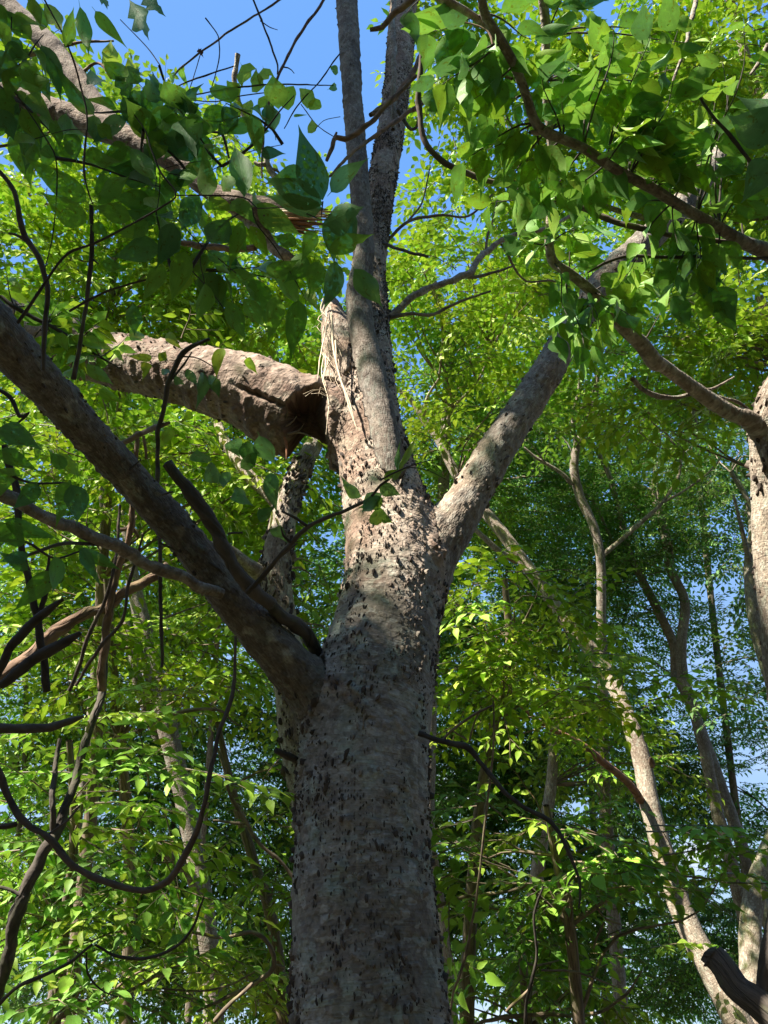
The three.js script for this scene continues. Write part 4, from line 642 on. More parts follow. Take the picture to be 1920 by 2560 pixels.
leaves(canopyR, 8.2, [[1150, 180, 120, 120, .9], [1330, 130, 150, 110, 1], [1560, 130, 110, 130, 1.1], [1590, 340, 90, 100, 1.1], [1300, 380, 150, 80, 1], [1120, 420, 110, 70, .8], [1460, 300, 110, 100, 1], [1480, 30, 100, 50, .8], [980, 340, 70, 70, .6], [1000, 450, 80, 60, .8], [1250, 560, 120, 60, .8], [1560, 560, 100, 80, .9], [930, 120, 60, 100, .8], [970, 260, 60, 80, .9], [1010, 80, 70, 70, .8], [1060, 300, 80, 70, .9]], { tone: 'fresh', seed: 31, twigs: 20, scale: 1.15, dens: 50 });
const canopyE = tree('canopy_tree', 'bright leafy tree at the right edge, above the spotted trunk fork', 'tree', route(0, [[1640, 640, 16, 6.4], [1690, 800, 22, 6.4], [1740, 1050, 28, 6.3], [1760, 1500, 34, 6.2]]), M.grey, [], { sides: 9, step: .08, seed: 73 });
leaves(canopyE, 6.2, [[1500, 680, 120, 60, 1], [1600, 760, 80, 70, 1.1], [1400, 770, 100, 60, 1], [1330, 900, 80, 50, .9, 5.4], [1440, 880, 110, 60, 1], [1580, 900, 80, 60, 1], [1620, 650, 60, 50, 1]], { tone: 'fresh', seed: 32, solo: 160, twigs: 14 });
const backC = tree('canopy_tree', 'green canopy tree behind the top of the split trunk', 'tree', route(0, [[900, 520, 14, 11], [960, 700, 20, 11], [960, 1000, 26, 10.8], [930, 1500, 32, 10.5]]), M.grey, [], { sides: 8, step: .12, seed: 74 });
leaves(backC, 11, [[1000, 640, 150, 110, 1], [900, 820, 90, 90, 1], [1080, 800, 130, 100, .9], [960, 960, 100, 90, 1], [720, 760, 60, 80, 1], [640, 800, 60, 40, .8], [1000, 1080, 110, 80, .9]], { tone: 'green', seed: 33, twigs: 10, dens: 60 });
// far woods: dim crowns that close the view behind
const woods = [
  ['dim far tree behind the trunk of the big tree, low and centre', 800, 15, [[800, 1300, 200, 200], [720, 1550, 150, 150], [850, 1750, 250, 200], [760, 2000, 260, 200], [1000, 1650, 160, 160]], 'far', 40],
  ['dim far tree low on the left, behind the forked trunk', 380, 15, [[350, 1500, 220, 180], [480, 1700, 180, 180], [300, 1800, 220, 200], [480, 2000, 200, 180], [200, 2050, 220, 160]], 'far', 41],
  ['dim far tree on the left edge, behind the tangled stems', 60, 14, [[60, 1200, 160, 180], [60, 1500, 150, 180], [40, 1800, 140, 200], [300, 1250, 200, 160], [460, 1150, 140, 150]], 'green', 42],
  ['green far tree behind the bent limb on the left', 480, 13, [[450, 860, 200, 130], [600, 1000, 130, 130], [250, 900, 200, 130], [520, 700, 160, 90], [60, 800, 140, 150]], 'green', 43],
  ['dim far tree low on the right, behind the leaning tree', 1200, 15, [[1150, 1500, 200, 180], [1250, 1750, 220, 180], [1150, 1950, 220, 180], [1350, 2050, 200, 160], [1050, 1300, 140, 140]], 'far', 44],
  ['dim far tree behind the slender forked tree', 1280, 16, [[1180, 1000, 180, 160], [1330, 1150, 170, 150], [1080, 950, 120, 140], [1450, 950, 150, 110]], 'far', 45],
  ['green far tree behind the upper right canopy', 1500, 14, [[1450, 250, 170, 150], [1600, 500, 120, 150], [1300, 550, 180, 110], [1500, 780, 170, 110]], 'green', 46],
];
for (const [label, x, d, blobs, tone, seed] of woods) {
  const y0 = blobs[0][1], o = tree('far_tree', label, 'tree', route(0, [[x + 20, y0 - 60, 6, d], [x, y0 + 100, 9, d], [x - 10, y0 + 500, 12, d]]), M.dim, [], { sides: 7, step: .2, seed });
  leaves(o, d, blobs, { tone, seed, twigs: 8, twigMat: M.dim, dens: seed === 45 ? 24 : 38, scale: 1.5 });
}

// ───────────────────────── fallen limb hung up at the top left ─────────────────────────
{
  const o = thing('fallen_limb', 'brown splintered limb snapped off the big trunk, hung up across the upper left', 'fallen limb', [-1.2, 0, -2.6]);
  const A = route(1, [[-120, 380, 112, 4.7], [60, 430, 112, 4.6], [250, 490, 116, 4.5], [400, 540, 108, 4.4], [540, 592, 98, 4.3], [680, 655, 92, 4.2], [800, 735, 84, 4.15], [930, 835, 84, 4.1], [1060, 885, 100, 4.05], [1200, 925, 118, 4.0], [1310, 955, 110, 3.98]]);
  part('limb', sweep(resample(A, .015), { sides: 34, lump: .14, freq: 9, seed: 3, wholeTile: true, tint: (v) => mix3([.5, .37, .30], [.85, .7, .6], smooth(-.05, .25, fbm(v.x * 6, v.y * 6, v.z * 6, 3))) }), M.main, o);
  part('limb', sweep(resample(route(1, [[-60, -70, 70, 5.2], [20, 10, 78, 5.1], [130, 110, 84, 5], [235, 215, 84, 4.85], [325, 330, 82, 4.7], [400, 425, 76, 4.6], [480, 520, 70, 4.45], [560, 580, 60, 4.32]]), .02), { sides: 26, lump: .15, freq: 9, seed: 7, tint: (v) => mix3([.42, .33, .28], [.75, .63, .54], smooth(-.05, .25, fbm(v.x * 6, v.y * 6, v.z * 6, 3))), wholeTile: true }), M.main, o);
  part('limb', sweep(route(1, [[900, 820, 50, 4.1], [1000, 890, 54, 4.1], [1080, 955, 56, 4.08], [1180, 1055, 58, 4.05], [1260, 1120, 44, 4.02], [1300, 1150, 20, 4]]), { sides: 14, step: .03, lump: .12, seed: 8 }), M.grey, o);
  for (const [k, l] of [[[120, 240, 22, 5.1], [200, 225, 20, 5.05], [320, 190, 14, 5], [490, 175, 9, 4.95]], [[330, 330, 14, 4.7], [420, 270, 12, 4.65], [480, 340, 9, 4.6]], [[-20, 100, 9, 5], [80, 130, 9, 5], [160, 150, 7, 5]], [[650, 640, 26, 4.2], [780, 1050, 26, 4.3], [1000, 1080, 30, 4.2], [1100, 1075, 26, 4.1]], [[-60, 640, 14, 4.4], [40, 625, 14, 4.4], [130, 600, 12, 4.4], [240, 560, 10, 4.4]]].entries()) part('branch', sweep(route(1, k === 3 ? l.slice(1) : l), { sides: 8, step: .03, lump: .15, seed: k }), M.brown, o);
  const R = rng(8);                                          // splintered end
  for (let k = 0; k < 34; k++) { const y = 895 + R() * 110, x = 1170 + R() * 90, len = 120 + R() * 140, d = 3.86 + R() * .12, w = .004 + R() * .009; part('splinter', sweep([{ p: at(1, x, y - 8, d), r: w }, { p: at(1, x + len * .5, y + (R() - .5) * 14, d - .01), r: w * .9 }, { p: at(1, x + len, y + 10 + (R() - .5) * 36, d), r: w * .2 }], { sides: 4, step: .06, lump: .2, freq: 40, seed: k }), R() < .55 ? M.wood : M.torn, o); }
}

// ───────────────────────── near leafy branch hanging in at the top left ─────────────────────────
{
  const o = thing('leafy_branch', 'leafy branch with large shaded green leaves hanging close across the upper left', 'branch', [-.6, 2.4, -.9]);
  const tw = (l, k, m = M.twig) => part('twig', sweep(route(1, l), { sides: 6, step: .012, lump: .2, freq: 60, seed: k }), m, o);
  const TW = [[[-20, 310, 6, 1.25], [100, 450, 7, 1.25], [200, 600, 7, 1.25], [240, 680, 6, 1.25], [230, 1000, 5, 1.25], [190, 1180, 4, 1.25]], [[180, -20, 7, 1.2], [290, 200, 7, 1.2], [350, 380, 8, 1.22], [378, 500, 8, 1.22], [365, 690, 9, 1.22], [370, 770, 8, 1.22], [400, 880, 6, 1.22]], [[570, 480, 6, 1.3], [620, 560, 6, 1.28], [650, 650, 7, 1.26], [690, 740, 8, 1.25], [762, 850, 9, 1.24], [690, 900, 9, 1.23], [570, 970, 9, 1.22], [410, 1050, 10, 1.22], [290, 1100, 11, 1.22], [180, 1250, 13, 1.22], [70, 1400, 14, 1.22]], [[762, 850, 7, 1.24], [900, 850, 7, 1.23], [1060, 858, 7, 1.22], [1110, 900, 5, 1.21]], [[300, 1345, 12, 1.4], [420, 1278, 12, 1.4], [560, 1230, 10, 1.4], [640, 1208, 8, 1.4], [740, 1165, 5, 1.4]], [[760, 940, 5, 1.25], [870, 1060, 6, 1.25], [960, 1130, 5, 1.25], [1020, 1180, 4, 1.25]], [[820, 1160, 5, 1.3], [920, 1270, 5, 1.3], [1000, 1380, 4, 1.3]], [[1090, 900, 5, 1.2], [1105, 960, 6, 1.2], [1190, 1070, 5, 1.22], [1320, 1290, 4, 1.24]], [[690, 740, 5, 1.25], [690, 820, 5, 1.25], [680, 900, 4, 1.25]], [[380, 560, 5, 1.22], [300, 560, 4, 1.22], [150, 600, 4, 1.22]], [[1395, 870, 6, 1.1], [1390, 950, 5, 1.1], [1420, 920, 5, 1.1], [1480, 1010, 4, 1.1]], [[1110, 900, 5, 1.2], [1250, 900, 5, 1.16], [1390, 950, 5, 1.1]], [[520, 85, 4, 1.4], [640, 210, 5, 1.38], [690, 280, 5, 1.36]], [[870, 1060, 4, 1.25], [865, 1130, 4, 1.25], [885, 1225, 4, 1.26]], [[950, 680, 3, 1.35], [700, 735, 4, 1.3], [820, 760, 4, 1.33], [960, 715, 4, 1.36], [1080, 655, 4, 1.4], [1220, 625, 3, 1.42]]];
  TW.forEach((l, k) => tw(l, k));
  tw([[395, 895, 20, 1.5], [400, 1060, 22, 1.5], [375, 1250, 21, 1.5], [345, 1486, 20, 1.5], [320, 1640, 22, 1.5]], 30, M.dark); tw([[-30, 710, 18, 1.5], [60, 840, 22, 1.5], [100, 1000, 24, 1.5], [170, 1120, 26, 1.5], [205, 1240, 22, 1.5], [196, 1400, 20, 1.5], [190, 1600, 18, 1.5]], 31, M.dark); tw([[40, 1010, 10, 1.5], [80, 1020, 12, 1.5], [108, 1040, 14, 1.5]], 32, M.dark); tw([[400, 1120, 10, 1.5], [425, 1140, 5, 1.5]], 33, M.dark);
  const R = rng(101), big_ = [...LEAF.deep, ...LEAF.green], lit = [...LEAF.green, LEAF.fresh[2]], L = (m, kind, rows) => rows.forEach(([a, b, c, d, w, dd]) => leafAt(o, 1, a, b, c, d, w, dd, kind, m, (R() - .4) * .12, R));
  L(big_, 'ovate', [[1395, 865, 1280, 545, 150, 1.08], [1055, 850, 1008, 565, 115, 1.25], [1430, 830, 1572, 678, 92, 1.15], [1408, 965, 1592, 905, 135, 1.1], [1430, 920, 1440, 1145, 92, 1.1], [1480, 895, 1515, 1065, 95, 1.12], [1452, 1130, 1408, 1345, 100, 1.12], [1395, 885, 1128, 760, 130, 1.12], [1390, 900, 1135, 850, 100, 1.13], [990, 950, 875, 1085, 130, 1.2], [895, 1100, 1018, 1122, 60, 1.22], [800, 1085, 745, 1315, 105, 1.25], [750, 965, 680, 1150, 115, 1.25], [565, 950, 398, 880, 95, 1.25], [375, 960, 162, 838, 120, 1.25], [375, 870, 108, 680, 120, 1.25], [405, 495, 258, 335, 82, 1.25], [530, 420, 632, 605, 105, 1.3], [450, 268, 605, 402, 85, 1.3], [410, 960, 466, 1042, 60, 1.25], [860, 840, 770, 1010, 120, 1.25], [690, 850, 610, 900, 70, 1.25], [700, 560, 640, 720, 110, 1.3], [560, 640, 690, 800, 95, 1.28], [1130, 660, 1225, 665, 60, 1.3], [1300, 730, 1180, 800, 70, 1.2], [60, 260, -40, 340, 120, 1.2], [95, 270, 190, 360, 100, 1.2], [0, 90, 35, 215, 70, 1.2], [60, 300, 30, 430, 90, 1.22], [0, 470, 60, 620, 110, 1.22], [80, 370, 250, 345, 70, 1.22], [20, 200, 130, 260, 90, 1.2]]);
  L(lit, 'ovate', [[1085, 490, 1128, 695, 82, 1.2], [1530, 1160, 1658, 1338, 112, 1.12], [1420, 1092, 1628, 1000, 92, 1.12], [1110, 880, 1302, 1032, 115, 1.2], [1000, 870, 1090, 935, 85, 1.2], [900, 852, 905, 668, 92, 1.25], [960, 760, 1012, 850, 80, 1.25], [1050, 960, 1000, 1155, 72, 1.22], [1080, 975, 1166, 1118, 72, 1.22], [710, 1150, 608, 1302, 85, 1.3], [885, 1225, 860, 1422, 85, 1.28], [980, 1298, 1066, 1482, 90, 1.28], [1195, 1280, 1162, 1475, 95, 1.25], [1290, 1298, 1258, 1565, 105, 1.22], [575, 1308, 580, 1462, 78, 1.3], [430, 840, 568, 758, 92, 1.25], [345, 28, 386, 257, 74, 1.2], [412, 48, 538, 207, 64, 1.2], [285, 490, 270, 600, 62, 1.3], [420, 540, 500, 615, 70, 1.3], [540, 620, 440, 705, 85, 1.3], [280, 580, 372, 730, 95, 1.3], [240, 520, 255, 640, 70, 1.3], [830, 720, 770, 830, 75, 1.3], [880, 880, 1000, 890, 70, 1.28], [640, 960, 560, 1030, 75, 1.3], [1180, 1180, 1330, 1330, 100, 1.25], [1320, 1100, 1240, 1230, 110, 1.22], [1380, 1130, 1330, 1290, 100, 1.2], [1150, 1180, 1290, 1130, 80, 1.25], [980, 1200, 1120, 1190, 70, 1.28], [1050, 1290, 1150, 1420, 80, 1.28], [280, 200, 330, 20, 60, 1.2], [150, 620, 110, 740, 60, 1.3], [180, 640, 260, 690, 60, 1.3], [520, 1010, 640, 1000, 70, 1.3], [1280, 1060, 1180, 1010, 70, 1.2], [1360, 1000, 1300, 1120, 80, 1.18], [120, 410, 230, 520, 80, 1.25], [60, 560, 160, 680, 70, 1.25], [440, 1130, 560, 1180, 60, 1.35], [820, 1190, 720, 1290, 70, 1.3]]);
  L(LEAF.yellow, 'ovate', [[190, 15, 292, 172, 82, 1.25], [140, -10, 172, 125, 62, 1.25], [1330, 1250, 1370, 1330, 60, 1.25]]);
  cluster(o, 1, [[100, 330, 110, 110, 9, 1.3], [120, 520, 120, 100, 9, 1.35], [300, 620, 110, 90, 6, 1.35], [520, 700, 130, 90, 7, 1.4], [760, 620, 120, 90, 8, 1.4], [950, 780, 110, 80, 10, 1.4], [650, 1000, 130, 90, 8, 1.4], [1150, 1130, 110, 80, 10, 1.35], [1250, 850, 90, 80, 8, 1.25], [250, 820, 110, 80, 5, 1.35], [100, 120, 100, 90, 8, 1.3], [1000, 1230, 110, 80, 8, 1.4]], TW.flatMap((l) => route(1, l)), .08, 'ovate', [...LEAF.deep, ...LEAF.green, ...LEAF.green], 47, M.twig);
  L([LEAF.deep[0], LEAF.deep[2]], 'ragged', [[800, 508, 850, 668, 150, 1.3], [640, 440, 690, 272, 120, 1.3], [780, 470, 835, 395, 110, 1.32], [700, 520, 760, 690, 130, 1.3], [560, 0, 662, 216, 112, 1.25], [625, -10, 708, 55, 80, 1.25], [420, -20, 490, 30, 70, 1.25], [860, 450, 700, 480, 100, 1.3], [560, 400, 640, 520, 100, 1.3], [600, 300, 545, 380, 90, 1.3], [500, 330, 590, 460, 90, 1.3], [390, 300, 440, 440, 90, 1.3]]);
}
{ // darker leaves close by at the left edge
  const o = thing('leafy_branch', 'cluster of long drooping dark leaves at the left edge below the thick dark limb', 'branch', [-.9, 1.9, -1.6]);
  const R = rng(111), L = (m, rows) => rows.forEach(([a, b, c, d, w, dd]) => leafAt(o, 3, a, b, c, d, w, dd, 'ovate', m, (R() - .4) * .12, R));
  part('twig', sweep(route(3, [[-60, 620, 14, 1.75], [120, 700, 12, 1.8], [300, 710, 9, 1.85], [330, 760, 6, 1.9]]), { sides: 6, step: .015, lump: .2, freq: 50 }), M.twig, o); part('twig', sweep(route(3, [[-60, 950, 14, 1.75], [110, 960, 12, 1.8], [240, 1030, 9, 1.85], [350, 1000, 8, 1.9], [400, 1010, 6, 1.9]]), { sides: 6, step: .015, lump: .2, freq: 50 }), M.twig, o); part('twig', sweep(route(3, [[-60, 440, 10, 1.75], [0, 480, 9, 1.78], [40, 520, 6, 1.8]]), { sides: 6, step: .015, lump: .2, freq: 50 }), M.twig, o);
  L([...LEAF.green, LEAF.deep[1], LEAF.deep[0]], [[-10, 468, 185, 562, 112, 1.7], [0, 562, 155, 652, 84, 1.72], [300, 700, 236, 878, 84, 1.8], [308, 712, 352, 895, 118, 1.8], [20, 862, 255, 962, 82, 1.75], [125, 1008, -10, 1052, 66, 1.75], [242, 1085, 55, 1256, 104, 1.8], [338, 985, 530, 1088, 66, 1.85], [350, 988, 436, 1145, 60, 1.85], [236, 1020, 252, 1218, 78, 1.8], [110, 960, -20, 940, 70, 1.75], [40, 880, -30, 990, 80, 1.75], [120, 1080, -10, 1010, 60, 1.75], [160, 700, 60, 830, 90, 1.8], [60, 640, -20, 760, 90, 1.75], [280, 640, 210, 560, 70, 1.85]]);
  L([...LEAF.fresh], [[255, 570, 352, 692, 74, 2.2], [375, 188, 492, 292, 66, 2.1], [350, 100, 508, 108, 64, 2.1], [655, 166, 545, 152, 40, 2.6], [640, 185, 615, 245, 50, 2.6], [240, 60, 310, 140, 60, 2.1], [330, 200, 260, 270, 60, 2.1], [430, 300, 530, 365, 50, 2.3], [250, 180, 190, 260, 50, 2.2], [960, 120, 925, 225, 60, 2.6], [1065, 165, 1110, 235, 44, 2.6], [720, 60, 780, 120, 50, 2.6], [560, 40, 640, 110, 60, 2.5], [690, 180, 720, 130, 46, 2.6], [830, 400, 800, 440, 40, 2.7], [740, 470, 690, 550, 60, 2.7], [700, 480, 660, 430, 50, 2.7]]);
  L([LEAF.deep[0], LEAF.deep[1]], [[760, 240, 800, 300, 46, 2.6], [810, 210, 850, 290, 48, 2.6], [880, 230, 860, 370, 60, 2.6], [910, 250, 950, 330, 60, 2.6], [700, 210, 740, 260, 40, 2.6], [900, 240, 930, 290, 44, 2.6], [850, 560, 900, 640, 90, 2.8], [1000, 520, 1030, 580, 90, 2.9], [1120, 500, 1190, 640, 100, 2.9], [1060, 530, 1100, 640, 90, 2.9], [890, 640, 960, 700, 90, 2.9], [1170, 660, 1190, 810, 80, 2.8], [960, 660, 990, 740, 70, 2.9], [1040, 640, 1130, 560, 70, 2.9], [1010, 740, 1090, 800, 70, 2.9], [1180, 900, 1240, 960, 60, 2.8], [1120, 870, 1180, 800, 60, 2.8]]);
}
{ // leaves over the far part of the bent limb
  const o = thing('leafy_branch', 'leafy branch with mid-green leaves hiding the far left part of the bent limb', 'branch', [-1.6, 2.6, -2.6]);
  const stem = route(3, [[-60, -160, 22, 3.2], [60, -60, 20, 3.2], [200, 20, 18, 3.2], [330, 90, 14, 3.2], [430, 160, 10, 3.2], [520, 210, 6, 3.2]]);
  part('stem', sweep(stem.map((q) => ({ ...q })), { sides: 7, step: .03, lump: .15, freq: 30 }), M.twig, o);
  cluster(o, 3, [[60, -40, 110, 90, 26, 3.2], [200, 20, 120, 90, 30, 3.2], [330, 60, 100, 80, 26, 3.2], [120, 120, 120, 70, 20, 3.1], [400, 130, 90, 60, 18, 3.2], [300, 170, 90, 60, 16, 3.1], [260, -60, 110, 60, 18, 3.3], [430, 20, 90, 60, 14, 3.3], [560, 20, 70, 50, 8, 3.3]], stem, .1, 'lance', [...LEAF.fresh, ...LEAF.green], 61, M.twig);
}
{ // dark stems in front of the bent limb
  const o = thing('bare_sapling', 'thin bare stem rising in front of the bent broken limb, forked near its top', 'sapling', [-1, 1, -2.4]);
  for (const [k, l] of [[[700, 1500, 16, 2.7], [690, 1000, 17, 2.7], [680, 730, 19, 2.7], [682, 560, 20, 2.7], [690, 450, 22, 2.68], [735, 260, 24, 2.66], [775, 160, 24, 2.65], [830, 115, 22, 2.64], [905, 80, 14, 2.62]], [[735, 260, 12, 2.66], [790, 200, 10, 2.64], [830, 140, 6, 2.64]], [[500, 552, 22, 2.9], [560, 515, 24, 2.85], [620, 485, 24, 2.8], [690, 452, 24, 2.7], [730, 440, 12, 2.68]], [[775, 160, 8, 2.65], [850, 165, 6, 2.65], [920, 200, 4, 2.66]]].entries()) part(k ? 'branch' : 'stem', sweep(route(3, l), { sides: 8, step: .02, lump: .16, freq: 35, seed: k }), k === 2 ? M.tan : M.dark, o);
}
// ───────────────────────── vines, dead stems and tangled branches at the left ─────────────────────────
const strand = (name, label, cat, z, parts, mat, group) => {
  const p0 = at(z, ...parts[0][0].slice(0, 2), parts[0][0][3]), o = thing(name, label, cat, [p0.x, p0.y, p0.z], group);
  parts.forEach((l, k) => part(k ? 'side_branch' : 'stem', sweep(route(z, l), { sides: 9, step: .02, lump: .15, freq: 30, seed: k + l.length }), mat, o));
};
strand('hanging_vine', 'thick brown vine hanging in a deep loop at the lower left', 'vine', 5, [[[-60, 380, 29, 2.3], [0, 490, 29, 2.3], [60, 630, 31, 2.28], [130, 700, 29, 2.26], [200, 745, 28, 2.25], [330, 872, 28, 2.24], [480, 952, 27, 2.23], [600, 985, 28, 2.22], [720, 930, 29, 2.22], [800, 832, 29, 2.22], [870, 650, 24, 2.23], [908, 480, 22, 2.25], [940, 330, 20, 2.3], [985, 200, 19, 2.35], [1008, 60, 15, 2.4], [1015, -120, 12, 2.45]], [[70, 690, 19, 2.28], [20, 700, 22, 2.26], [-60, 705, 22, 2.25]], [[200, 745, 10, 2.26], [300, 670, 10, 2.3], [350, 610, 8, 2.32]]], M.vine);
strand('hanging_vine', 'small dark vine sagging in a shallow curve below the big vine loop', 'vine', 5, [[[-20, 1490, 19, 2.2], [60, 1405, 16, 2.2], [150, 1360, 16, 2.2], [300, 1292, 14, 2.2], [400, 1215, 11, 2.2]], [[410, 1215, 11, 2.2], [500, 1262, 13, 2.2], [620, 1270, 14, 2.2], [760, 1220, 14, 2.2], [840, 1120, 12, 2.2], [880, 1005, 8, 2.2]], [[370, 1250, 8, 2.2], [380, 1340, 9, 2.2], [440, 1410, 7, 2.2], [510, 1440, 5, 2.2]]], M.twig);
strand('dead_sapling', 'dark leaning dead stem at the left edge, behind the vine loop', 'stem', 5, [[[-30, 1500, 50, 3], [20, 1300, 52, 3], [80, 1060, 56, 3], [150, 900, 52, 3.05], [230, 740, 46, 3.1], [300, 560, 38, 3.2], [340, 420, 36, 3.3], [410, 210, 34, 3.4], [445, 100, 36, 3.5], [450, -60, 34, 3.6], [470, -200, 30, 3.7]], [[100, 1010, 18, 3], [50, 980, 16, 3], [-20, 960, 14, 3]], [[235, 730, 26, 3.1], [225, 620, 26, 3.1], [240, 480, 24, 3.2], [255, 330, 20, 3.3]]], M.dark);
strand('fallen_branch', 'dark broken branch jutting in from the left edge, above the vine loop', 'branch', 5, [[[-80, 275, 46, 2.0], [60, 275, 44, 2.0], [200, 268, 42, 2.0], [290, 245, 34, 2.0], [362, 226, 14, 2.0]]], M.dark);
strand('fallen_branch', 'pale brown dead branch slanting up from the left edge to the crossing branch', 'branch', 3, [[[-80, 1660, 66, 3.2], [20, 1540, 62, 3.2], [130, 1450, 60, 3.25], [230, 1370, 58, 3.3], [330, 1290, 54, 3.35], [430, 1250, 46, 3.4], [560, 1170, 44, 3.45], [650, 1115, 44, 3.5], [725, 1060, 30, 3.5]], [[520, 905, 18, 3.6], [570, 900, 20, 3.6], [600, 940, 16, 3.6]]], M.brown);
strand('dead_sapling', 'tangled dark upright stems at the left edge, crossing the dead branch', 'stem', 3, [[[20, 540, 26, 2.6], [45, 660, 32, 2.6], [65, 740, 30, 2.6], [90, 950, 30, 2.6], [135, 1180, 32, 2.6], [165, 1330, 34, 2.6], [200, 1600, 34, 2.6]], [[-30, 1560, 34, 2.5], [60, 1400, 40, 2.5], [140, 1300, 42, 2.5], [200, 1250, 34, 2.5], [275, 1205, 16, 2.5]], [[0, 1580, 44, 2.4], [150, 1465, 46, 2.4], [270, 1400, 46, 2.4], [345, 1348, 22, 2.4]], [[165, 1300, 24, 2.6], [200, 1150, 20, 2.6], [215, 1020, 12, 2.6]], [[-20, 290, 16, 2.6], [40, 330, 20, 2.6], [90, 420, 18, 2.6], [130, 400, 12, 2.6], [60, 460, 10, 2.6]]], M.twig);
strand('vine', 'slim brown stem curving down under the crossing branch', 'stem', 3, [[[330, 1580, 14, 2.9], [440, 1400, 16, 2.9], [525, 1300, 15, 2.9], [560, 1130, 14, 2.9], [620, 930, 9, 2.9]], [[300, 1600, 18, 3], [400, 1330, 18, 3], [460, 1200, 17, 3], [490, 1090, 14, 3], [520, 800, 12, 3.1]]], M.vine);
strand('vine', 'dark stem hanging straight down behind the dark left limb', 'stem', 3, [[[590, 480, 18, 3.4], [585, 640, 20, 3.4], [560, 900, 26, 3.4], [510, 1080, 34, 3.4], [470, 1300, 36, 3.4], [440, 1600, 36, 3.4]], [[620, 500, 12, 3.4], [630, 600, 12, 3.4]]], M.brown);
strand('dead_sapling', 'pale dead twig slanting through bright leaves left of the big trunk', 'stem', 5, [[[935, 340, 10, 3.6], [970, 450, 14, 3.6], [1000, 580, 15, 3.6], [1060, 680, 17, 3.6], [1120, 770, 17, 3.6], [1200, 850, 16, 3.6], [1270, 930, 16, 3.6]], [[1060, 690, 14, 3.6], [1000, 685, 13, 3.6], [920, 675, 9, 3.6]]], M.tan);
strand('dead_sapling', 'pale curved branch arching over the forked trunk on the left', 'stem', 5, [[[430, 390, 20, 4.4], [560, 305, 22, 4.4], [640, 262, 22, 4.4], [730, 218, 20, 4.4], [830, 198, 16, 4.4], [960, 205, 12, 4.4], [1000, 245, 8, 4.4], [1065, 285, 5, 4.4]], [[545, 315, 9, 4.4], [540, 350, 7, 4.4], [528, 385, 4, 4.4]]], M.tan);
strand('dead_sapling', 'pale twigs crossing the bottom left of the big trunk', 'stem', 5, [[[830, 1160, 12, 3.4], [950, 1180, 14, 3.4], [1090, 1160, 16, 3.4], [1150, 1200, 18, 3.4], [1180, 1300, 22, 3.4], [1120, 1370, 20, 3.4], [980, 1440, 16, 3.4], [850, 1500, 14, 3.4]], [[1180, 1295, 14, 3.4], [1230, 1310, 8, 3.4]], [[700, 1400, 8, 3.4], [880, 1410, 9, 3.4], [1010, 1380, 10, 3.4], [1100, 1330, 8, 3.4]], [[930, 1540, 18, 3], [1020, 1450, 17, 3], [1090, 1380, 14, 3]]], M.tan);
strand('dead_sapling', 'pale slanting branch low on the right of the big trunk', 'stem', 6, [[[225, 1050, 15, 4.0], [310, 1018, 15, 4.0], [400, 1000, 15, 4.0], [550, 980, 14, 4.0], [700, 942, 10, 4.0], [830, 932, 8, 4.0]], [[360, 1010, 9, 4.0], [430, 1045, 9, 4.0], [520, 1060, 8, 4.0], [640, 1010, 6, 4.0], [700, 940, 4, 4.0]], [[830, 940, 10, 4.0], [900, 1010, 10, 4.0], [950, 1100, 10, 4.0], [1020, 1125, 8, 4.0]], [[950, 1120, 10, 4.0], [920, 1180, 10, 4.0], [905, 1230, 8, 4.0]]], M.tan);
strand('dead_sapling', 'pale crooked branches along the bottom edge right of the big trunk', 'stem', 6, [[[350, 1580, 15, 4.1], [430, 1550, 17, 4.1], [560, 1520, 18, 4.1], [700, 1512, 15, 4.1], [830, 1515, 14, 4.1], [940, 1500, 13, 4.1], [1050, 1425, 11, 4.1], [1112, 1325, 6, 4.1]], [[530, 1500, 14, 3.4], [590, 1440, 14, 3.4], [630, 1400, 8, 3.4]], [[680, 1325, 8, 3.4], [780, 1325, 10, 3.4], [880, 1345, 9, 3.4], [1000, 1395, 6, 3.4]]], M.tan);
strand('vine', 'long hanging vine stem right beside the big trunk', 'vine', 6, [[[470, 160, 9, 3.0], [474, 340, 10, 3], [450, 560, 10, 3], [425, 780, 11, 3], [400, 990, 11, 3], [370, 1170, 12, 3], [330, 1330, 12, 3], [296, 1430, 12, 3], [280, 1600, 12, 3]], [[490, 300, 6, 3], [520, 300, 6, 3], [500, 290, 4, 3]]], M.tan);
strand('vine', 'dark hanging stem in the bottom middle right, among shaded leaves', 'vine', 6, [[[690, 960, 10, 3.1], [650, 1090, 11, 3.1], [662, 1240, 12, 3.1], [640, 1360, 13, 3.1], [612, 1480, 13, 3.1], [606, 1600, 13, 3.1]]], M.twig);
strand('dead_sapling', 'pale twigs crossing above the arching dark branch, right of the trunk', 'stem', 6, [[[240, 340, 12, 3.6], [300, 280, 13, 3.6], [380, 225, 13, 3.6], [470, 180, 9, 3.6]], [[370, 340, 9, 3.6], [385, 270, 9, 3.6], [415, 200, 6, 3.6]], [[300, 290, 7, 3.6], [360, 330, 7, 3.6]]], M.tan);
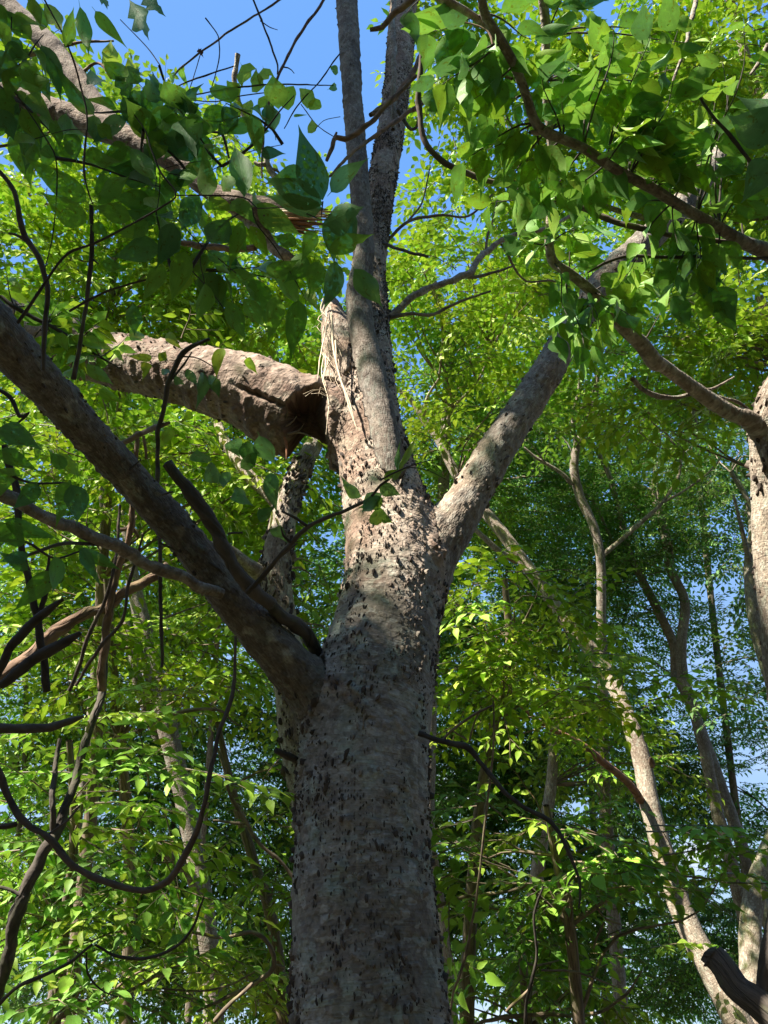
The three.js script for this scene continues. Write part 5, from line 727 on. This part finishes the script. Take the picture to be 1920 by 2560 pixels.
// vine strands against the open sky, with lit round leaves
{
  const o = thing('climbing_vine', 'thin purplish vine strands with round lit leaves against the open sky', 'vine', [-.6, 5.4, -3]);
  const S = [[[740, 340, 6, 5], [775, 300, 8, 5], [870, 222, 9, 5], [1000, 132, 9, 5], [1110, 62, 9, 5], [1215, -5, 10, 5], [1320, -70, 10, 5]], [[1080, -30, 9, 4.6], [1150, 142, 9, 4.6], [1198, 285, 8, 4.6], [1198, 322, 6, 4.6]], [[1420, -40, 13, 4.8], [1400, 2, 13, 4.8], [1300, 142, 13, 4.8], [1220, 292, 13, 4.8], [1178, 392, 12, 4.8], [1150, 505, 11, 4.8], [1135, 640, 10, 4.8], [1130, 770, 8, 4.8]], [[1010, 285, 6, 4.9], [920, 315, 7, 4.9], [830, 345, 7, 4.9], [750, 382, 5, 4.9]], [[840, 408, 6, 4.9], [1000, 382, 7, 4.9], [1200, 362, 7, 4.9], [1300, 366, 6, 4.9], [1440, 368, 4, 4.9]], [[1490, 210, 5, 4.9], [1450, 255, 6, 4.9], [1380, 350, 6, 4.9], [1290, 450, 6, 4.9], [1226, 556, 4, 4.9]], [[890, 78, 7, 4.9], [920, 120, 5, 4.9], [942, 160, 5, 4.9], [945, 260, 5, 4.9], [910, 395, 4, 4.9]], [[790, 530, 10, 4.8], [860, 562, 11, 4.8], [955, 575, 12, 4.8], [975, 615, 12, 4.8], [990, 685, 9, 4.8]], [[870, 520, 5, 4.9], [950, 525, 7, 4.9], [1040, 500, 6, 4.9]], [[870, 222, 4, 4.9], [840, 320, 4, 4.9], [815, 395, 4, 4.9]], [[1125, 90, 5, 4.6], [1170, 120, 4, 4.6], [1200, 130, 3, 4.6]], [[1225, 290, 6, 4.8], [1250, 295, 5, 4.8], [1272, 318, 4, 4.8]], [[820, 430, 4, 4.9], [930, 438, 5, 4.9], [1060, 410, 5, 4.9], [1180, 400, 4, 4.9]], [[960, 480, 3, 4.9], [972, 470, 3, 4.9], [968, 488, 3, 4.9], [956, 475, 3, 4.9]], [[1300, 450, 4, 4.9], [1370, 540, 4, 4.9], [1460, 600, 4, 4.9], [1560, 640, 4, 4.9]], [[1360, 560, 3, 4.9], [1400, 520, 3, 4.9], [1470, 505, 3, 4.9]], [[1150, 505, 4, 4.8], [1185, 560, 4, 4.8], [1192, 605, 3, 4.8]], [[1560, 640, 4, 4.9], [1500, 560, 4, 4.9], [1570, 470, 4, 4.9]]];
  S.forEach((l, k) => part('strand', sweep(route(1, l), { sides: 5, step: .03, lump: .15, freq: 40, seed: k }), k === 2 || k === 0 ? M.purple : M.twig, o));
  const R = rng(7), L = (x, y, w, h, m = [...LEAF.yellow, LEAF.fresh[1]], kind = 'round') => { const a = 1.2 + R() * .9, l = (w + h) / 2; leafAt(o, 1, x - Math.cos(a) * l / 2, y - Math.sin(a) * l / 2, x + Math.cos(a) * l / 2, y + Math.sin(a) * l / 2, l, 4.85, kind, m, .04, R); };
  for (const [x, y, w, h] of [[1060, 325, 100, 85], [1010, 390, 80, 60], [1142, 330, 66, 80], [1240, 420, 80, 100], [1325, 420, 70, 80], [1362, 455, 62, 70], [1168, 485, 50, 50], [1348, 547, 46, 44], [992, 535, 26, 30], [1150, 450, 70, 90], [1020, 470, 60, 60], [1070, 470, 60, 60], [1110, 350, 60, 70], [1200, 410, 50, 60]]) L(x, y, w, h);
  for (const [x, y, w, h] of [[475, 235, 80, 70], [568, 305, 70, 75], [560, 240, 30, 30], [655, 530, 50, 40]]) L(x, y, w, h, LEAF.yellow);
  for (const [a, b, c, d, w] of [[780, 300, 808, 372, 30], [755, 310, 735, 375, 26], [900, 420, 930, 410, 16], [1425, 290, 1475, 320, 40], [1420, 385, 1470, 360, 36], [1270, 500, 1320, 497, 14]]) leafAt(o, 1, a, b, c, d, w, 4.85, 'ovate', LEAF.green, .05, R);
  leafAt(o, 1, 858, 210, 880, 246, 30, 4.9, 'ragged', [M.red], 0, R, 'dry orange-brown leaf');
}
{ // pale dead snag in the sky gap
  const o = thing('dead_snag', 'short pale dead snag poking up into the sky behind the round vine leaves', 'snag', [-.5, 4, -4.5]);
  part('stem', sweep(route(1, [[1240, 860, 30, 6], [1190, 780, 30, 6], [1160, 720, 28, 6], [1140, 660, 26, 6], [1095, 590, 24, 6], [1070, 530, 22, 6], [1040, 470, 22, 6], [1022, 400, 22, 6], [1018, 310, 24, 6], [1030, 238, 22, 6]]), { sides: 10, step: .03, lump: .14, freq: 20 }), M.pale, o);
  part('branch', sweep(route(1, [[1150, 715, 26, 6], [1120, 712, 22, 6], [1100, 700, 12, 6]]), { sides: 8, step: .03, lump: .16 }), M.pale, o); part('branch', sweep(route(1, [[1165, 735, 24, 6], [1190, 730, 18, 6], [1205, 745, 8, 6]]), { sides: 8, step: .03, lump: .16 }), M.pale, o);
}

// ───────────────────────── trees behind the viewer that shade the lower trunk and the near leaves ─────────────────────────
{
  const lit = [];                                            // wood that stands in the sun: nothing between it and the sun
  for (const n of resample(W.trunk, .15)) if (n.p.y > 2.85 && n.p.y < 5.4) lit.push([n.p, .2]);
  for (const n of resample(W.bent, .2)) if (n.p.x > -1.7) lit.push([n.p.clone().add(V3(0, .1, .1)), .24]);
  for (const n of resample(W.right, .25)) lit.push([n.p, .13]);
  lit.push([at(0, 860, 1370, 2.6), .1], [at(0, 870, 1450, 2.6), .05]);
  for (const [x, y, d, r] of [[1100, 1290, 4.4, .4], [1230, 1420, 4.4, .4], [1340, 1490, 4.4, .3], [1000, 1480, 4.4, .3], [1130, 1540, 4.4, .4], [1050, 1680, 3.9, .3], [1200, 1770, 3.9, .3], [1400, 1830, 3.9, .3], [570, 1700, 4.7, .3], [540, 1810, 4.7, .3], [570, 1950, 4.7, .3], [520, 2080, 4.7, .3], [420, 1000, 5.3, .4], [200, 1000, 5.3, .4], [230, 1330, 5, .4], [400, 1400, 5, .35], [100, 1400, 5, .3], [1500, 720, 6.2, .5], [1380, 820, 6.2, .4], [680, 1250, 5, .3], [320, 780, 5, .3], [610, 1250, 4.4, .15], [620, 1150, 4.5, .12], [1080, 2010, 4.6, .35], [1250, 2080, 4.6, .35], [1180, 1900, 3.9, .3], [1350, 1960, 3.9, .3], [300, 1700, 3.8, .3], [320, 1870, 3.8, .3], [330, 2060, 3.8, .35], [130, 2020, 3.8, .3], [150, 1570, 3.8, .25]]) lit.push([at(0, x, y, d), r]);
  const v = V3(), keepOut = (p) => { for (const [q, r] of lit) { v.copy(p).sub(q); const t = v.dot(SUN); if (t > .4 && v.addScaledVector(SUN, -t).length() < r) return true; } const [x, y, d] = proj(p); return d > 0 && x > -250 && x < 2170 && y > -250 && y < 2800; };
  const want = [];                                           // [point to shade, radius, sprays, how far up the sun's ray]
  for (const y of [.5, 1, 1.5, 1.9, 2.25, 2.5]) want.push([V3(-.32, y, -2.4), .36, 46, 6.2 + y * .5]);
  
  for (const n of resample(W.left, .28)) if (n.p.x < -.8) want.push([n.p, .27, 85, 6.5]);
  for (const n of resample(W.bent, .3)) if (n.p.x < -1.75) want.push([n.p, .22, 16, 6.5]);
  for (const n of resample(W.dark, .3)) if (n.p.y > 5.2) want.push([n.p.clone().add(V3(-.03, 0, 0)), .18, 60, 5.2]);
  want.push([at(1, 350, 500, 1.25), .34, 14, 5.2], [at(1, 900, 900, 1.25), .34, 18, 5.4], [at(1, 1400, 1000, 1.15), .22, 16, 5.6], [at(1, 300, 1050, 1.3), .3, 12, 5.2], [at(3, 150, 700, 1.8), .3, 34, 5.6], [at(3, 200, 1050, 1.8), .3, 34, 5.6], [at(5, 200, 600, 3.2), .4, 14, 7], [at(5, 200, 1200, 3.4), .4, 12, 7.5]);
  for (const [x, y, d] of [[250, 490, 4.5], [420, 545, 4.4], [560, 600, 4.3], [740, 690, 4.2], [900, 810, 4.1], [235, 215, 4.85], [90, 90, 5], [330, 335, 4.7]]) want.push([at(1, x, y, d), .26, 30, 6]);
  const o = thing('shade_tree', 'tall leafy tree behind the viewer whose crown shades the lower trunk', 'tree', [-6.2, 0, 4.2]);
  const trunk = [{ p: V3(-6.2, -.2, 4.2), r: .3 }, { p: V3(-6.1, 3, 4.1), r: .22 }, { p: V3(-5.7, 6, 3.7), r: .18 }, { p: V3(-5.5, 9, 3.4), r: .13 }, { p: V3(-5.3, 13, 3), r: .06 }];
  part('trunk', sweep(trunk, { sides: 12, step: .15 }), M.grey, o);
  o.userData.wood = resample(trunk, .4);
  const blobs = want.map(([p, r, n, t]) => ({ c: p.clone().addScaledVector(SUN, t), r, n }));
  const got = foliage(o, blobs, { tone: 'deep', seed: 50, gaps: keepOut, solid: true, scale: 1.15 });
  twiggery(o, o.userData.wood, got, 26, M.grey, 50, .016); delete o.userData.wood;
}
// woods round the clearing, behind and beside the viewer: they close the low sky
{
  const reach = (p) => {                                     // leave the sun its way to what the photograph shows lit
    const [x, y, d] = proj(p); if (d > 0 && x > -300 && x < 2220 && y > -300 && y < 2860) return true;
    for (let t = 0; t < 24; t += .4) { const q = [p.x - SUN.x * t, p.y - SUN.y * t, p.z - SUN.z * t]; if (q[1] < .3) break; if (q[2] < -1.5 && q[2] > -13 && Math.abs(q[0]) < 2 + .7 * -q[2] && q[1] > .9 - .05 * q[2]) return true; }
    return false;
  };
  [[-9, 2, 6], [-5, 8.5, 6.5], [0, 9.5, 7], [5, 8.5, 9], [8.5, 3.5, 10], [9.5, -2, 10], [-9.5, -4, 8], [3.5, 4, 8], [-1.5, 5.5, 4.5]].forEach(([x, z, h], k) => {
    const o = thing('surrounding_tree', ['broad leafy tree standing beyond the left side of the view', 'broad leafy tree far behind the viewer, to the left', 'broad leafy tree straight behind the viewer', 'broad leafy tree behind the viewer, to the right', 'tall leafy tree out of view on the right, near', 'tall leafy tree out of view on the right, far', 'leafy tree out of view on the left, far', 'tall leafy tree close behind the viewer, to the right', 'low leafy tree close behind the viewer, to the left'][k], 'tree', [x, 0, z]);
    const t = [{ p: V3(x, -.2, z), r: .2 }, { p: V3(x + .1, h * .5, z - .1), r: .14 }, { p: V3(x, h, z), r: .04 }];
    part('trunk', sweep(t, { sides: 9, step: .3 }), M.dim, o); o.userData.wood = resample(t, .4);
    const got = foliage(o, [.25, .5, .75, .95].map((f) => ({ c: V3(x, h * f, z), r: 2.3 - .8 * f, n: 95 })), { tone: 'deep', seed: 80 + k, scale: 3, gaps: reach });
    twiggery(o, o.userData.wood, got, 8, M.dim, 80 + k); delete o.userData.wood;
  });
}

renderer.render(scene, camera);
